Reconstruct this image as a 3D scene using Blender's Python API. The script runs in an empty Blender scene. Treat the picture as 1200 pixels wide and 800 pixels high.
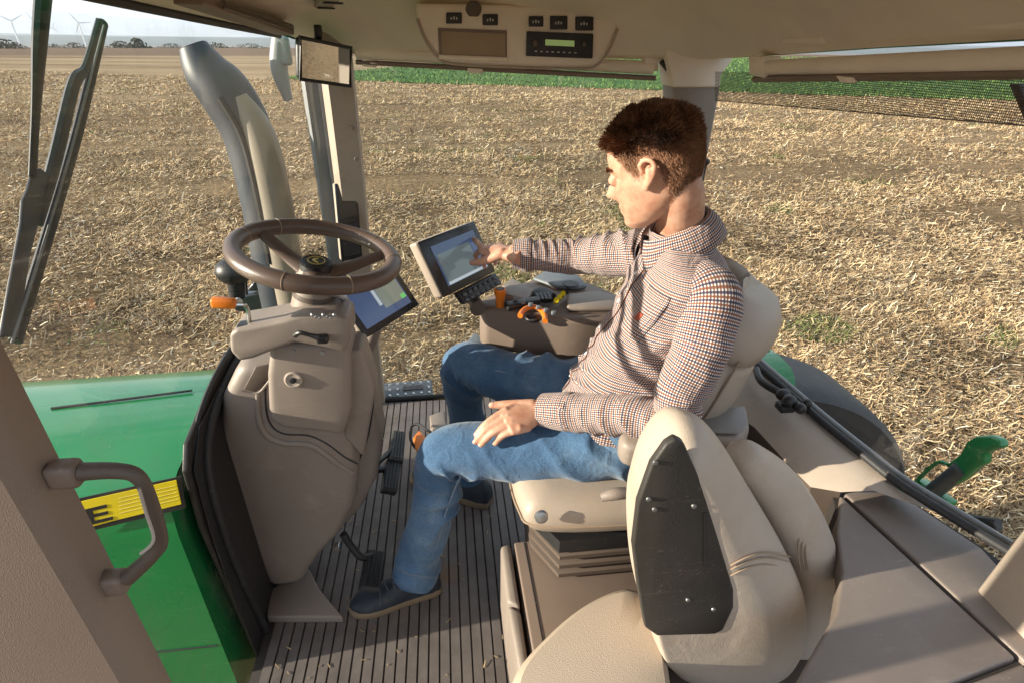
import bpy, bmesh, math, random
import numpy as np
from mathutils import Vector, Matrix, noise as mnoise
random.seed(7); rng = np.random.default_rng(11)
S = bpy.context.scene
COL = S.collection
V = Vector
R = math.radians

# ------------------------------------------------------------------ camera
CP = V((0.40, 1.0, 1.5)); FPX = 640.0; PITCH = R(28.8); YAW = R(7.0); ROLL = R(0.7)
cf = V((-math.sin(YAW)*math.cos(PITCH), -math.cos(YAW)*math.cos(PITCH), -math.sin(PITCH)))
r0 = V((-math.cos(YAW), math.sin(YAW), 0)); u0 = r0.cross(cf)
cr = r0*math.cos(ROLL)+u0*math.sin(ROLL); cu = u0*math.cos(ROLL)-r0*math.sin(ROLL)
cam_d = bpy.data.cameras.new('camera'); cam = bpy.data.objects.new('camera', cam_d); COL.objects.link(cam)
M = Matrix((cr, cu, -cf)).transposed().to_4x4(); M.translation = CP
cam.matrix_world = M
cam_d.sensor_width = 36; cam_d.lens = FPX/1200*36; cam_d.clip_start = 0.02; cam_d.clip_end = 30000
S.camera = cam

def ray(px, py): return cf + cr*((px-600)/FPX) - cu*((py-400)/FPX)
def atY(p, y): d = ray(*p); return CP + d*((y-CP.y)/d.y)
def atZ(p, z): d = ray(*p); return CP + d*((z-CP.z)/d.z)
def atX(p, x): d = ray(*p); return CP + d*((x-CP.x)/d.x)

# ------------------------------------------------------------------ materials
MATS = {}
def nt(name):
    m = bpy.data.materials.new(name); m.use_nodes = True
    t = m.node_tree; t.nodes.clear()
    o = t.nodes.new('ShaderNodeOutputMaterial'); b = t.nodes.new('ShaderNodeBsdfPrincipled')
    t.links.new(b.outputs[0], o.inputs[0]); MATS[name] = m
    return m, t, b, o
def N(t, typ, **kw):
    n = t.nodes.new(typ)
    for k, v in kw.items():
        if k.startswith('_'): setattr(n, k[1:], v)
        else:
            kk = k.replace('__', ' ')
            n.inputs[int(kk[1:]) if kk[0] == 'i' and kk[1:].isdigit() else kk].default_value = v
    return n
def c4(c): return (c[0], c[1], c[2], 1)
def ramp(t, fac, stops):
    r = t.nodes.new('ShaderNodeValToRGB'); t.links.new(fac, r.inputs[0])
    e = r.color_ramp.elements
    while len(e) < len(stops): e.new(0.5)
    for k, (p, c) in enumerate(stops):
        e[k].position = p; e[k].color = c4(c) if len(c) == 3 else c
    return r
def pm(name, col, rough=0.5, var=0.12, vscale=9, bump=0.0, bscale=600, metal=0, coat=0, spec=0.5, dirt=None, dscale=14, dlo=.55, dhi=.75, sub=0, speck=0):
    m, t, b, o = nt(name)
    tc = N(t, 'ShaderNodeTexCoord')
    n1 = N(t, 'ShaderNodeTexNoise', Scale=vscale, Detail=6.0, Roughness=.6); t.links.new(tc.outputs['Object'], n1.inputs['Vector'])
    lo = tuple(c*(1-var) for c in col); hi = tuple(min(1, c*(1+var)) for c in col)
    r = ramp(t, n1.outputs['Fac'], [(.3, lo), (.7, hi)])
    out = r.outputs[0]
    if dirt:
        n2 = N(t, 'ShaderNodeTexNoise', Scale=dscale, Detail=8.0, Roughness=.7); t.links.new(tc.outputs['Object'], n2.inputs['Vector'])
        rr = ramp(t, n2.outputs['Fac'], [(dlo, (0, 0, 0)), (dhi, (1, 1, 1))])
        mx = N(t, 'ShaderNodeMix', _data_type='RGBA'); t.links.new(rr.outputs[0], mx.inputs[0]); t.links.new(out, mx.inputs[6]); mx.inputs[7].default_value = c4(dirt)
        out = mx.outputs[2]
    if speck:
        n3 = N(t, 'ShaderNodeTexNoise', Scale=140.0, Detail=2.0, Roughness=.5); t.links.new(tc.outputs['Object'], n3.inputs['Vector'])
        n4 = N(t, 'ShaderNodeTexNoise', Scale=5.0, Detail=6.0, Roughness=.7); t.links.new(tc.outputs['Object'], n4.inputs['Vector'])
        r3 = ramp(t, n3.outputs['Fac'], [(.66, (0, 0, 0)), (.74, (1, 1, 1))]); r4 = ramp(t, n4.outputs['Fac'], [(.42, (0, 0, 0)), (.7, (speck, speck, speck))])
        mm = N(t, 'ShaderNodeMath', _operation='MULTIPLY'); t.links.new(r3.outputs[0], mm.inputs[0]); t.links.new(r4.outputs[0], mm.inputs[1])
        mp_ = N(t, 'ShaderNodeMapping'); mp_.inputs['Scale'].default_value = (6, 40, 160); mp_.inputs['Rotation'].default_value = (.3, .5, .2); t.links.new(tc.outputs['Object'], mp_.inputs[0])
        n5 = N(t, 'ShaderNodeTexNoise', Scale=1.0, Detail=3.0); t.links.new(mp_.outputs[0], n5.inputs['Vector']); r5 = ramp(t, n5.outputs['Fac'], [(.64, (0, 0, 0)), (.72, (.5, .5, .5))])
        m5 = N(t, 'ShaderNodeMath', _operation='MULTIPLY'); t.links.new(r5.outputs[0], m5.inputs[0]); t.links.new(r4.outputs[0], m5.inputs[1])
        ad = N(t, 'ShaderNodeMath', _operation='ADD', _use_clamp=True); t.links.new(mm.outputs[0], ad.inputs[0]); t.links.new(m5.outputs[0], ad.inputs[1])
        mx3 = N(t, 'ShaderNodeMix', _data_type='RGBA'); t.links.new(ad.outputs[0], mx3.inputs[0]); t.links.new(out, mx3.inputs[6]); mx3.inputs[7].default_value = (.50, .42, .33, 1); out = mx3.outputs[2]
    t.links.new(out, b.inputs['Base Color'])
    rn = N(t, 'ShaderNodeMapRange'); t.links.new(n1.outputs['Fac'], rn.inputs[0]); rn.inputs[3].default_value = max(.03, rough-.07); rn.inputs[4].default_value = min(1, rough+.07)
    t.links.new(rn.outputs[0], b.inputs['Roughness'])
    b.inputs['Metallic'].default_value = metal; b.inputs['Coat Weight'].default_value = coat; b.inputs['Coat Roughness'].default_value = .08
    b.inputs['Specular IOR Level'].default_value = spec
    if sub: b.inputs['Subsurface Weight'].default_value = sub; b.inputs['Subsurface Radius'].default_value = (.012, .005, .003); b.inputs['Subsurface Scale'].default_value = 1
    if bump:
        vo = N(t, 'ShaderNodeTexVoronoi', Scale=bscale); t.links.new(tc.outputs['Object'], vo.inputs['Vector'])
        bp = N(t, 'ShaderNodeBump', Strength=bump, Distance=.001); t.links.new(vo.outputs['Distance'], bp.inputs['Height']); t.links.new(bp.outputs[0], b.inputs['Normal'])
    return m
beige = pm('beige_plastic', (.40, .33, .27), .5, .05, 5, .25, 900, dirt=(.30, .24, .18), dscale=6, speck=0.4)
beige2 = pm('roof_lining_fabric', (.84, .755, .645), .8, .05, 8, .3, 1200)
brown = pm('brown_plastic', (.20, .148, .118), .5, .06, 6, .3, 900, speck=0.45)
dkbrown = pm('dark_brown_plastic', (.105, .078, .062), .5, .08, 6, .3, 900)
taupe = pm('taupe_plastic', (.265, .218, .186), .45, .07, 4, .3, 800, dirt=(.33, .275, .235), dscale=9, speck=0.5)
wheelskin = pm('steering_wheel_leather', (.115, .078, .062), .33, .08, 8, .25, 700)
leather = pm('beige_leather', (.39, .32, .26), .46, .06, 6, .45, 420, dirt=(.40, .30, .22), dscale=7, speck=0.3)
piping = pm('leather_stitching', (.30, .22, .155), .6)
black = pm('black_plastic', (.018, .018, .02), .42, .15, 8, .2, 800, speck=0.3)
rubber = pm('black_rubber', (.02, .02, .022), .6, .2, 10, speck=0.35)
board = pm('black_board', (.035, .031, .027), .55, .2, 6, .25, 300, dirt=(.06, .05, .042), dscale=5, speck=0.3)
greyp = pm('grey_plastic', (.16, .18, .20), .45, .08, 6, .25, 800)
greymetal = pm('grey_painted_metal', (.26, .27, .28), .45, .1, 8)
chrome = pm('chrome', (.6, .6, .6), .18, .05, 8, metal=1)
steel = pm('dull_steel', (.32, .33, .34), .4, .1, 20, metal=.8)
green = pm('green_paint', (.006, .205, .055), .25, .06, 3, coat=.6, dirt=(.06, .20, .07), dscale=11, dlo=.62, dhi=.85, speck=0.35)
yellow = pm('yellow_decal', (.80, .62, .015), .4, .05, 30)
orange = pm('orange_plastic', (.80, .21, .015), .4, .06, 10)
tyre = pm('tyre_rubber', (.03, .031, .035), .7, .2, 12, dirt=(.07, .06, .05), dscale=6)
skin = pm('skin', (.60, .335, .235), .48, .08, 30, .25, 900, sub=.12)
exhaust = pm('exhaust_paint', (.035, .042, .055), .5, .2, 9, dirt=(.07, .072, .075))
shieldm = pm('heat_shield_metal', (.27, .225, .175), .5, .1, 9)
whitep = pm('white_paint', (.75, .75, .76), .5)
iconm = pm('white_print', (.5, .5, .48), .6)
gold = pm('gold_print', (.55, .42, .12), .4)
leafm = pm('dark_foliage', (.035, .045, .022), .8, .4, .6)
barkm = pm('bark', (.06, .045, .035), .9)
shoem = pm('navy_nubuck', (.020, .026, .038), .6, .25, 25, .4, 500, dirt=(.06, .06, .062), dscale=24)
solem = pm('tan_sole', (.21, .15, .095), .7, .15, 20)
lacem = pm('lace', (.10, .11, .12), .8)
shrubm = leafm

def emis(name, col, s):
    m, t, b, o = nt(name); b.inputs['Base Color'].default_value = (.01, .01, .012, 1); b.inputs['Roughness'].default_value = .12
    b.inputs['Emission Color'].default_value = c4(col); b.inputs['Emission Strength'].default_value = s
    return m
def glassmat(name, tint=(.96, .98, .97), dust=.03):
    m, t, b, o = nt(name); t.nodes.remove(b)
    tr = N(t, 'ShaderNodeBsdfTransparent'); tr.inputs[0].default_value = c4(tint)
    gl = N(t, 'ShaderNodeBsdfGlossy', Roughness=.02); gl.inputs[0].default_value = (1, 1, 1, 1)
    fr = N(t, 'ShaderNodeFresnel', IOR=1.45)
    geo = N(t, 'ShaderNodeNewGeometry')
    mxf = N(t, 'ShaderNodeMix', _data_type='FLOAT'); t.links.new(geo.outputs['Backfacing'], mxf.inputs[0]); t.links.new(fr.outputs[0], mxf.inputs[2]); mxf.inputs[3].default_value = .05
    mul = N(t, 'ShaderNodeMath', _operation='MULTIPLY'); t.links.new(mxf.outputs[0], mul.inputs[0]); mul.inputs[1].default_value = .9
    mx = N(t, 'ShaderNodeMixShader'); t.links.new(mul.outputs[0], mx.inputs[0]); t.links.new(tr.outputs[0], mx.inputs[1]); t.links.new(gl.outputs[0], mx.inputs[2])
    tc = N(t, 'ShaderNodeTexCoord'); n = N(t, 'ShaderNodeTexNoise', Scale=5.0, Detail=8.0, Roughness=.7); t.links.new(tc.outputs['Object'], n.inputs['Vector'])
    r = ramp(t, n.outputs['Fac'], [(.5, (0, 0, 0)), (.85, (dust*3,)*3)])
    df = N(t, 'ShaderNodeBsdfDiffuse'); df.inputs[0].default_value = (.6, .55, .48, 1)
    m2 = N(t, 'ShaderNodeMixShader'); t.links.new(r.outputs[0], m2.inputs[0]); t.links.new(mx.outputs[0], m2.inputs[1]); t.links.new(df.outputs[0], m2.inputs[2])
    t.links.new(m2.outputs[0], o.inputs[0])
    return m
glass = glassmat('window_glass'); glass2 = glassmat('windscreen_glass', (.95, .98, .965), .085)  # heavier windscreen dust also stands in for glare and ghost reflections

def mesh_fabric_mat():
    m, t, b, o = nt('blind_mesh_fabric'); b.inputs['Base Color'].default_value = (.10, .075, .055, 1); b.inputs['Roughness'].default_value = .8
    uv = N(t, 'ShaderNodeUVMap'); sp = N(t, 'ShaderNodeSeparateXYZ'); t.links.new(uv.outputs[0], sp.inputs[0])
    res = []
    for k in (0, 1):
        mu = N(t, 'ShaderNodeMath', _operation='MULTIPLY'); t.links.new(sp.outputs[k], mu.inputs[0]); mu.inputs[1].default_value = 280
        fr = N(t, 'ShaderNodeMath', _operation='FRACT'); t.links.new(mu.outputs[0], fr.inputs[0])
        gt = N(t, 'ShaderNodeMath', _operation='GREATER_THAN'); t.links.new(fr.outputs[0], gt.inputs[0]); gt.inputs[1].default_value = .30
        res.append(gt)
    mm = N(t, 'ShaderNodeMath', _operation='MULTIPLY'); t.links.new(res[0].outputs[0], mm.inputs[0]); t.links.new(res[1].outputs[0], mm.inputs[1])
    tr = N(t, 'ShaderNodeBsdfTransparent'); mx = N(t, 'ShaderNodeMixShader')
    t.links.new(mm.outputs[0], mx.inputs[0]); t.links.new(b.outputs[0], mx.inputs[1]); t.links.new(tr.outputs[0], mx.inputs[2]); t.links.new(mx.outputs[0], o.inputs[0])
    return m
meshfab = mesh_fabric_mat()

def shirt_mat():
    m, t, b, o = nt('checked_shirt_cotton'); b.inputs['Roughness'].default_value = .85; b.inputs['Specular IOR Level'].default_value = .15
    b.inputs['Sheen Weight'].default_value = .15
    uv = N(t, 'ShaderNodeUVMap'); sp = N(t, 'ShaderNodeSeparateXYZ'); t.links.new(uv.outputs[0], sp.inputs[0])
    P = .0053
    def band(k, off, w, per):
        mu = N(t, 'ShaderNodeMath', _operation='MULTIPLY_ADD'); t.links.new(sp.outputs[k], mu.inputs[0]); mu.inputs[1].default_value = 1/per; mu.inputs[2].default_value = off
        fr = N(t, 'ShaderNodeMath', _operation='FRACT'); t.links.new(mu.outputs[0], fr.inputs[0])
        pg = N(t, 'ShaderNodeMath', _operation='PINGPONG'); t.links.new(fr.outputs[0], pg.inputs[0]); pg.inputs[1].default_value = .5
        ss = N(t, 'ShaderNodeMapRange', _interpolation_type='SMOOTHSTEP'); t.links.new(pg.outputs[0], ss.inputs[0])
        ss.inputs[1].default_value = w-.05; ss.inputs[2].default_value = w+.05; ss.inputs[3].default_value = 1; ss.inputs[4].default_value = 0
        return ss.outputs[0]
    cur = None
    col = N(t, 'ShaderNodeRGB'); col.outputs[0].default_value = (.86, .80, .75, 1); cur = col.outputs[0]
    for k in (0, 1):
        for off, c in ((0.0, (.035, .03, .065, 1)), (.5, (.19, .068, .036, 1))):
            f = band(k, off, .15, 2*P)
            mu = N(t, 'ShaderNodeMath', _operation='MULTIPLY'); t.links.new(f, mu.inputs[0]); mu.inputs[1].default_value = .90
            mx = N(t, 'ShaderNodeMix', _data_type='RGBA', _blend_type='MIX'); t.links.new(mu.outputs[0], mx.inputs[0]); t.links.new(cur, mx.inputs[6]); mx.inputs[7].default_value = c
            cur = mx.outputs[2]
    t.links.new(cur, b.inputs['Base Color'])
    tc = N(t, 'ShaderNodeTexCoord'); n = N(t, 'ShaderNodeTexNoise', Scale=21.0, Detail=6.0, Distortion=2.2); t.links.new(tc.outputs['Object'], n.inputs['Vector'])
    bp = N(t, 'ShaderNodeBump', Strength=.5, Distance=.011); t.links.new(n.outputs['Fac'], bp.inputs['Height']); t.links.new(bp.outputs[0], b.inputs['Normal'])
    return m
shirtm = shirt_mat()
def denim_mat():
    m, t, b, o = nt('blue_denim'); b.inputs['Roughness'].default_value = .9; b.inputs['Specular IOR Level'].default_value = .1; b.inputs['Sheen Weight'].default_value = .2
    tc = N(t, 'ShaderNodeTexCoord')
    n1 = N(t, 'ShaderNodeTexNoise', Scale=7.0, Detail=5.0); t.links.new(tc.outputs['Object'], n1.inputs['Vector'])
    n2 = N(t, 'ShaderNodeTexNoise', Scale=420.0, Detail=3.0); t.links.new(tc.outputs['Object'], n2.inputs['Vector'])
    r1 = ramp(t, n1.outputs['Fac'], [(.30, (.045, .095, .185)), (.52, (.068, .14, .25)), (.66, (.11, .195, .31)), (.8, (.21, .31, .42))])
    r2 = ramp(t, n2.outputs['Fac'], [(.3, (.62, .62, .66)), (.7, (1.25, 1.22, 1.2))])
    mx = N(t, 'ShaderNodeMix', _data_type='RGBA', _blend_type='MULTIPLY'); mx.inputs[0].default_value = 1
    t.links.new(r1.outputs[0], mx.inputs[6]); t.links.new(r2.outputs[0], mx.inputs[7]); t.links.new(mx.outputs[2], b.inputs['Base Color'])
    n3 = N(t, 'ShaderNodeTexNoise', Scale=30.0, Detail=5.0, Distortion=1.0); t.links.new(tc.outputs['Object'], n3.inputs['Vector'])
    bp = N(t, 'ShaderNodeBump', Strength=.55, Distance=.007); t.links.new(n3.outputs['Fac'], bp.inputs['Height']); t.links.new(bp.outputs[0], b.inputs['Normal'])
    return m
denim = denim_mat()
seam = pm('denim_seam', (.15, .21, .29), .9, .2, 60)
def hair_mat():
    m, t, b, o = nt('auburn_hair'); b.inputs['Roughness'].default_value = .38; b.inputs['Specular IOR Level'].default_value = .45
    tc = N(t, 'ShaderNodeTexCoord'); n = N(t, 'ShaderNodeTexNoise', Scale=60.0, Detail=4.0); t.links.new(tc.outputs['Object'], n.inputs['Vector'])
    r = ramp(t, n.outputs['Fac'], [(.3, (.085, .038, .020)), (.55, (.20, .096, .050)), (.75, (.36, .19, .105))])
    t.links.new(r.outputs[0], b.inputs['Base Color']); return m
hairm = hair_mat()
stubblehair = pm('shaved_hair', (.24, .115, .062), .7, .3, 90)
def floor_mat():
    m, t, b, o = nt('ribbed_floor_rubber'); b.inputs['Roughness'].default_value = .55
    tc = N(t, 'ShaderNodeTexCoord')
    n = N(t, 'ShaderNodeTexNoise', Scale=14.0, Detail=8.0, Roughness=.65); t.links.new(tc.outputs['Object'], n.inputs['Vector'])
    r = ramp(t, n.outputs['Fac'], [(.35, (.12, .102, .094)), (.7, (.18, .155, .143))])
    n2 = N(t, 'ShaderNodeTexNoise', Scale=9.0, Detail=9.0, Roughness=.75); t.links.new(tc.outputs['Object'], n2.inputs['Vector'])
    # a dried mud print on the mat
    vd = N(t, 'ShaderNodeVectorMath', _operation='DISTANCE'); t.links.new(tc.outputs['Object'], vd.inputs[0]); p = atZ((525, 742), 0); vd.inputs[1].default_value = (p.x, p.y, 0)
    mr = N(t, 'ShaderNodeMapRange'); t.links.new(vd.outputs['Value'], mr.inputs[0]); mr.inputs[1].default_value = .02; mr.inputs[2].default_value = .085; mr.inputs[3].default_value = 1; mr.inputs[4].default_value = 0
    mu = N(t, 'ShaderNodeMath', _operation='MULTIPLY'); t.links.new(mr.outputs[0], mu.inputs[0]); t.links.new(n2.outputs['Fac'], mu.inputs[1])
    rr = ramp(t, mu.outputs[0], [(.25, (0, 0, 0)), (.55, (.8, .8, .8))])
    mx = N(t, 'ShaderNodeMix', _data_type='RGBA'); t.links.new(rr.outputs[0], mx.inputs[0]); t.links.new(r.outputs[0], mx.inputs[6]); mx.inputs[7].default_value = (.20, .12, .06, 1)
    t.links.new(mx.outputs[2], b.inputs['Base Color']); return m
floorm = floor_mat()

def field_mat():
    m, t, b, o = nt('stubble_soil'); b.inputs['Roughness'].default_value = .95; b.inputs['Specular IOR Level'].default_value = .1
    geo = N(t, 'ShaderNodeNewGeometry')
    def nz(scale, det=6., vec=None, rough=.65):
        n = N(t, 'ShaderNodeTexNoise', Scale=scale, Detail=det, Roughness=rough); t.links.new(vec or geo.outputs['Position'], n.inputs['Vector']); return n
    mp = N(t, 'ShaderNodeMapping'); t.links.new(geo.outputs['Position'], mp.inputs[0]); mp.inputs['Rotation'].default_value = (0, 0, R(4)); mp.inputs['Scale'].default_value = (.035, .55, 1)
    rows = nz(1.0, 5., mp.outputs[0])
    fine = nz(9.0, 8.); patch = nz(.35, 5.)
    vo = N(t, 'ShaderNodeTexVoronoi', Scale=7.0); t.links.new(geo.outputs['Position'], vo.inputs['Vector'])
    a = N(t, 'ShaderNodeMath', _operation='MULTIPLY_ADD'); t.links.new(rows.outputs['Fac'], a.inputs[0]); a.inputs[1].default_value = .75; 
    a2 = N(t, 'ShaderNodeMath', _operation='MULTIPLY'); t.links.new(fine.outputs['Fac'], a2.inputs[0]); a2.inputs[1].default_value = .75
    t.links.new(a2.outputs[0], a.inputs[2])
    a3 = N(t, 'ShaderNodeMath', _operation='MULTIPLY_ADD'); t.links.new(patch.outputs['Fac'], a3.inputs[0]); a3.inputs[1].default_value = .35; t.links.new(a.outputs[0], a3.inputs[2])
    r = ramp(t, a3.outputs[0], [(.60, (.042, .027, .016)), (.80, (.095, .062, .034)), (.98, (.22, .15, .08)), (1.0, (.29, .20, .11))])
    # far off, the soil gives way to a continuous cover of straw
    vl = N(t, 'ShaderNodeVectorMath', _operation='LENGTH'); t.links.new(geo.outputs['Position'], vl.inputs[0])
    mr = N(t, 'ShaderNodeMapRange'); t.links.new(vl.outputs['Value'], mr.inputs[0]); mr.inputs[1].default_value = 10; mr.inputs[2].default_value = 45
    far = nz(.06, 5., None); mp2 = N(t, 'ShaderNodeMapping'); t.links.new(geo.outputs['Position'], mp2.inputs[0]); mp2.inputs['Scale'].default_value = (.02, .12, 1); mp2.inputs['Rotation'].default_value = (0, 0, R(40)); t.links.new(mp2.outputs[0], far.inputs['Vector']); far.inputs['Scale'].default_value = 1.2
    rf = ramp(t, far.outputs['Fac'], [(.35, (.22, .15, .088)), (.5, (.40, .295, .175)), (.66, (.52, .40, .25))])
    mx0 = N(t, 'ShaderNodeMix', _data_type='RGBA'); mx0.inputs[0].default_value = .55; t.links.new(r.outputs[0], mx0.inputs[6]); t.links.new(rf.outputs[0], mx0.inputs[7])
    mx = N(t, 'ShaderNodeMix', _data_type='RGBA'); t.links.new(mr.outputs[0], mx.inputs[0]); t.links.new(r.outputs[0], mx.inputs[6]); t.links.new(mx0.outputs[2], mx.inputs[7])
    # the last stretch before the crest is ploughed
    mr2 = N(t, 'ShaderNodeMapRange'); t.links.new(vl.outputs['Value'], mr2.inputs[0]); mr2.inputs[1].default_value = 120; mr2.inputs[2].default_value = 135
    mx2 = N(t, 'ShaderNodeMix', _data_type='RGBA'); t.links.new(mr2.outputs[0], mx2.inputs[0]); t.links.new(mx.outputs[2], mx2.inputs[6]); mx2.inputs[7].default_value = (.17, .115, .075, 1)
    t.links.new(mx2.outputs[2], b.inputs['Base Color'])
    bp = N(t, 'ShaderNodeBump', Strength=1.0, Distance=.12); t.links.new(fine.outputs['Fac'], bp.inputs['Height']); t.links.new(bp.outputs[0], b.inputs['Normal'])
    return m
fieldm = field_mat()
def attr_mat(name, rough=.8):
    m, t, b, o = nt(name); b.inputs['Roughness'].default_value = rough; b.inputs['Specular IOR Level'].default_value = .2
    a = N(t, 'ShaderNodeAttribute', _attribute_name='tint'); t.links.new(a.outputs['Color'], b.inputs['Base Color']); return m
strawm = attr_mat('straw'); grassm = attr_mat('green_crop', .9)
hillm = pm('wooded_hills', (.045, .06, .035), .9, .4, .004)

# ------------------------------------------------------------------ object helpers
ORG = {}
def root(name, loc, label, cat, group=None):
    o = bpy.data.objects.new(name, None); COL.objects.link(o); o.location = loc; o.empty_display_size = .05
    o['label'] = label; o['category'] = cat
    if group: o['group'] = group
    ORG[o] = V(loc); return o
def tag(o, label, cat, group=None):
    o['label'] = label; o['category'] = cat
    if group: o['group'] = group
    return o
def mk(name, verts, faces, mat, parent=None, smooth=True, uvs=None, base=None, sharp=38, label=None):
    org = ORG[parent] if parent else V(base or (0, 0, 0))
    me = bpy.data.meshes.new(name)
    me.from_pydata([tuple(V(v)-org) for v in verts], [], faces); me.update()
    if uvs is not None:
        ul = me.uv_layers.new(name='UVMap'); 
        ul.data.foreach_set('uv', [c for f in me.polygons for vi in f.vertices for c in uvs[vi]] if not isinstance(uvs, dict) else uvs['loops'])
    bm = bmesh.new(); bm.from_mesh(me); bmesh.ops.recalc_face_normals(bm, faces=bm.faces); bm.to_mesh(me); bm.free()
    me.materials.append(mat)
    if smooth:
        me.polygons.foreach_set('use_smooth', [True]*len(me.polygons)); me.set_sharp_from_angle(angle=R(sharp))
    o = bpy.data.objects.new(name, me); COL.objects.link(o)
    if parent: o.parent = parent
    else: o.location = org
    ORG[o] = org
    if label: o['label'] = label
    return o
class MB:
    def __init__(s): s.v = []; s.f = []; s.uv = []
    def add(s, vs, fs, uv=None):
        n = len(s.v); s.v += [tuple(v) for v in vs]; s.f += [tuple(i+n for i in f) for f in fs]
        s.uv += list(uv) if uv else [(0, 0)]*len(vs); return s
    def bmadd(s, bm):
        bm.verts.index_update(); s.add([v.co[:] for v in bm.verts], [[v.index for v in f.verts] for f in bm.faces]); bm.free(); return s
    def prism(s, poly, ext, bevel=0, seg=3):
        bm = bmesh.new(); ext = V(ext)
        a = [bm.verts.new(V(p)) for p in poly]; b = [bm.verts.new(V(p)+ext) for p in poly]; n = len(a)
        bm.faces.new(a); bm.faces.new(b[::-1])
        for i in range(n): bm.faces.new((a[i], b[i], b[(i+1) % n], a[(i+1) % n]))
        bmesh.ops.recalc_face_normals(bm, faces=bm.faces)
        if bevel:
            es = [e for e in bm.edges if len(e.link_faces) == 2 and e.calc_face_angle(0) > R(20)]
            bmesh.ops.bevel(bm, geom=es, offset=bevel, segments=seg, affect='EDGES', profile=.5, clamp_overlap=True)
        return s.bmadd(bm)
    def box(s, c, d, bevel=0, rot=None, seg=3):
        bm = bmesh.new(); bmesh.ops.create_cube(bm, size=1)
        for v in bm.verts: v.co = V((v.co.x*d[0], v.co.y*d[1], v.co.z*d[2]))
        if bevel: bmesh.ops.bevel(bm, geom=bm.edges[:], offset=bevel, segments=seg, affect='EDGES', profile=.5, clamp_overlap=True)
        for v in bm.verts: v.co = (rot @ v.co if rot else v.co) + V(c)
        return s.bmadd(bm)
    def tube(s, pts, rad, seg=12, sub=6, closed=False, flat=None, cap=True, smooth=True, rnd=False):
        P = [V(p) for p in pts]; rr = rad if isinstance(rad, (list, tuple)) else [rad]*len(P)
        if smooth and sub > 1 and len(P) > 2: P, rr = spline(P, rr, sub, closed)
        if rnd:
            t0 = (P[0]-P[1]).normalized(); t1 = (P[-1]-P[-2]).normalized(); ra, rz = rr[0], rr[-1]
            P = [P[0]+t0*ra*math.sin(q) for q in (1.5, 1.2, .8, .4)]+P+[P[-1]+t1*rz*math.sin(q) for q in (.4, .8, 1.2, 1.5)]
            rr = [ra*math.cos(q) for q in (1.5, 1.2, .8, .4)]+list(rr)+[rz*math.cos(q) for q in (.4, .8, 1.2, 1.5)]
        n = len(P); T = []
        for i in range(n):
            a = P[(i-1) % n] if closed or i > 0 else P[i]; b = P[(i+1) % n] if closed or i < n-1 else P[i]
            T.append((b-a).normalized())
        up = V((0, 0, 1)) if abs(T[0].z) < .9 else V((1, 0, 0))
        if flat is not None: up = V(flat[0])
        vs = []; x = (up - T[0]*up.dot(T[0])).normalized()
        for i in range(n):
            if flat is not None: x = V(flat[0])
            x = (x - T[i]*x.dot(T[i])).normalized(); y = T[i].cross(x)
            for k in range(seg):
                a = 2*math.pi*k/seg; r = rr[i]
                rx, ry = (r, r) if flat is None else (r*flat[1], r*flat[2])
                vs.append(P[i] + x*math.cos(a)*rx + y*math.sin(a)*ry)
        fs = []
        for i in range(n if closed else n-1):
            for k in range(seg):
                j = (i+1) % n; fs.append((i*seg+k, i*seg+(k+1) % seg, j*seg+(k+1) % seg, j*seg+k))
        if not closed and cap: fs += [tuple(range(seg))[::-1], tuple((n-1)*seg+k for k in range(seg))]
        return s.add(vs, fs)
    def ball(s, c, r, u=16, v=10, rot=None):
        r = r if isinstance(r, (tuple, list)) else (r, r, r)
        bm = bmesh.new(); bmesh.ops.create_uvsphere(bm, u_segments=u, v_segments=v, radius=1)
        for w in bm.verts:
            q = V((w.co.x*r[0], w.co.y*r[1], w.co.z*r[2])); w.co = (rot @ q if rot else q) + V(c)
        return s.bmadd(bm)
    def lathe(s, prof, c, axis=(0, 0, 1), seg=28):
        ax = V(axis).normalized(); x = ax.orthogonal().normalized(); y = ax.cross(x); vs = []; n = len(prof)
        for r, h in prof:
            for k in range(seg):
                a = 2*math.pi*k/seg; vs.append(V(c)+ax*h+(x*math.cos(a)+y*math.sin(a))*max(r, 1e-4))
        fs = [(i*seg+k, i*seg+(k+1) % seg, (i+1)*seg+(k+1) % seg, (i+1)*seg+k) for i in range(n-1) for k in range(seg)]
        fs += [tuple(range(seg))[::-1], tuple((n-1)*seg+k for k in range(seg))]
        return s.add(vs, fs)
    def loft(s, rings, closed_ring=True, cap=True):
        n = len(rings); m = len(rings[0]); vs = [p for r in rings for p in r]
        fs = [(i*m+k, i*m+(k+1) % m, (i+1)*m+(k+1) % m, (i+1)*m+k) for i in range(n-1) for k in range(m if closed_ring else m-1)]
        if cap and closed_ring: fs += [tuple(range(m))[::-1], tuple((n-1)*m+k for k in range(m))]
        return s.add(vs, fs)
    def build(s, name, mat, parent=None, **kw):
        if kw.pop('uv', False): kw['uvs'] = s.uv
        return mk(name, s.v, s.f, mat, parent, **kw)
def spline(P, rr, sub, closed=False):
    n = len(P); out = []; ro = []
    for i in range(n if closed else n-1):
        g = lambda k: P[k % n] if closed else P[min(max(k, 0), n-1)]
        h = lambda k: rr[k % n] if closed else rr[min(max(k, 0), n-1)]
        for j in range(sub):
            t = j/sub
            def cr_(a, b, c, d): return .5*((2*b)+(c-a)*t+(2*a-5*b+4*c-d)*t*t+(3*b-a-3*c+d)*t**3)
            out.append(cr_(g(i-1), g(i), g(i+1), g(i+2))); ro.append(cr_(h(i-1), h(i), h(i+1), h(i+2)))
    if not closed: out.append(P[-1]); ro.append(rr[-1])
    return out, ro
def pY(ps, y): return [atY(p, y) for p in ps]
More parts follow.
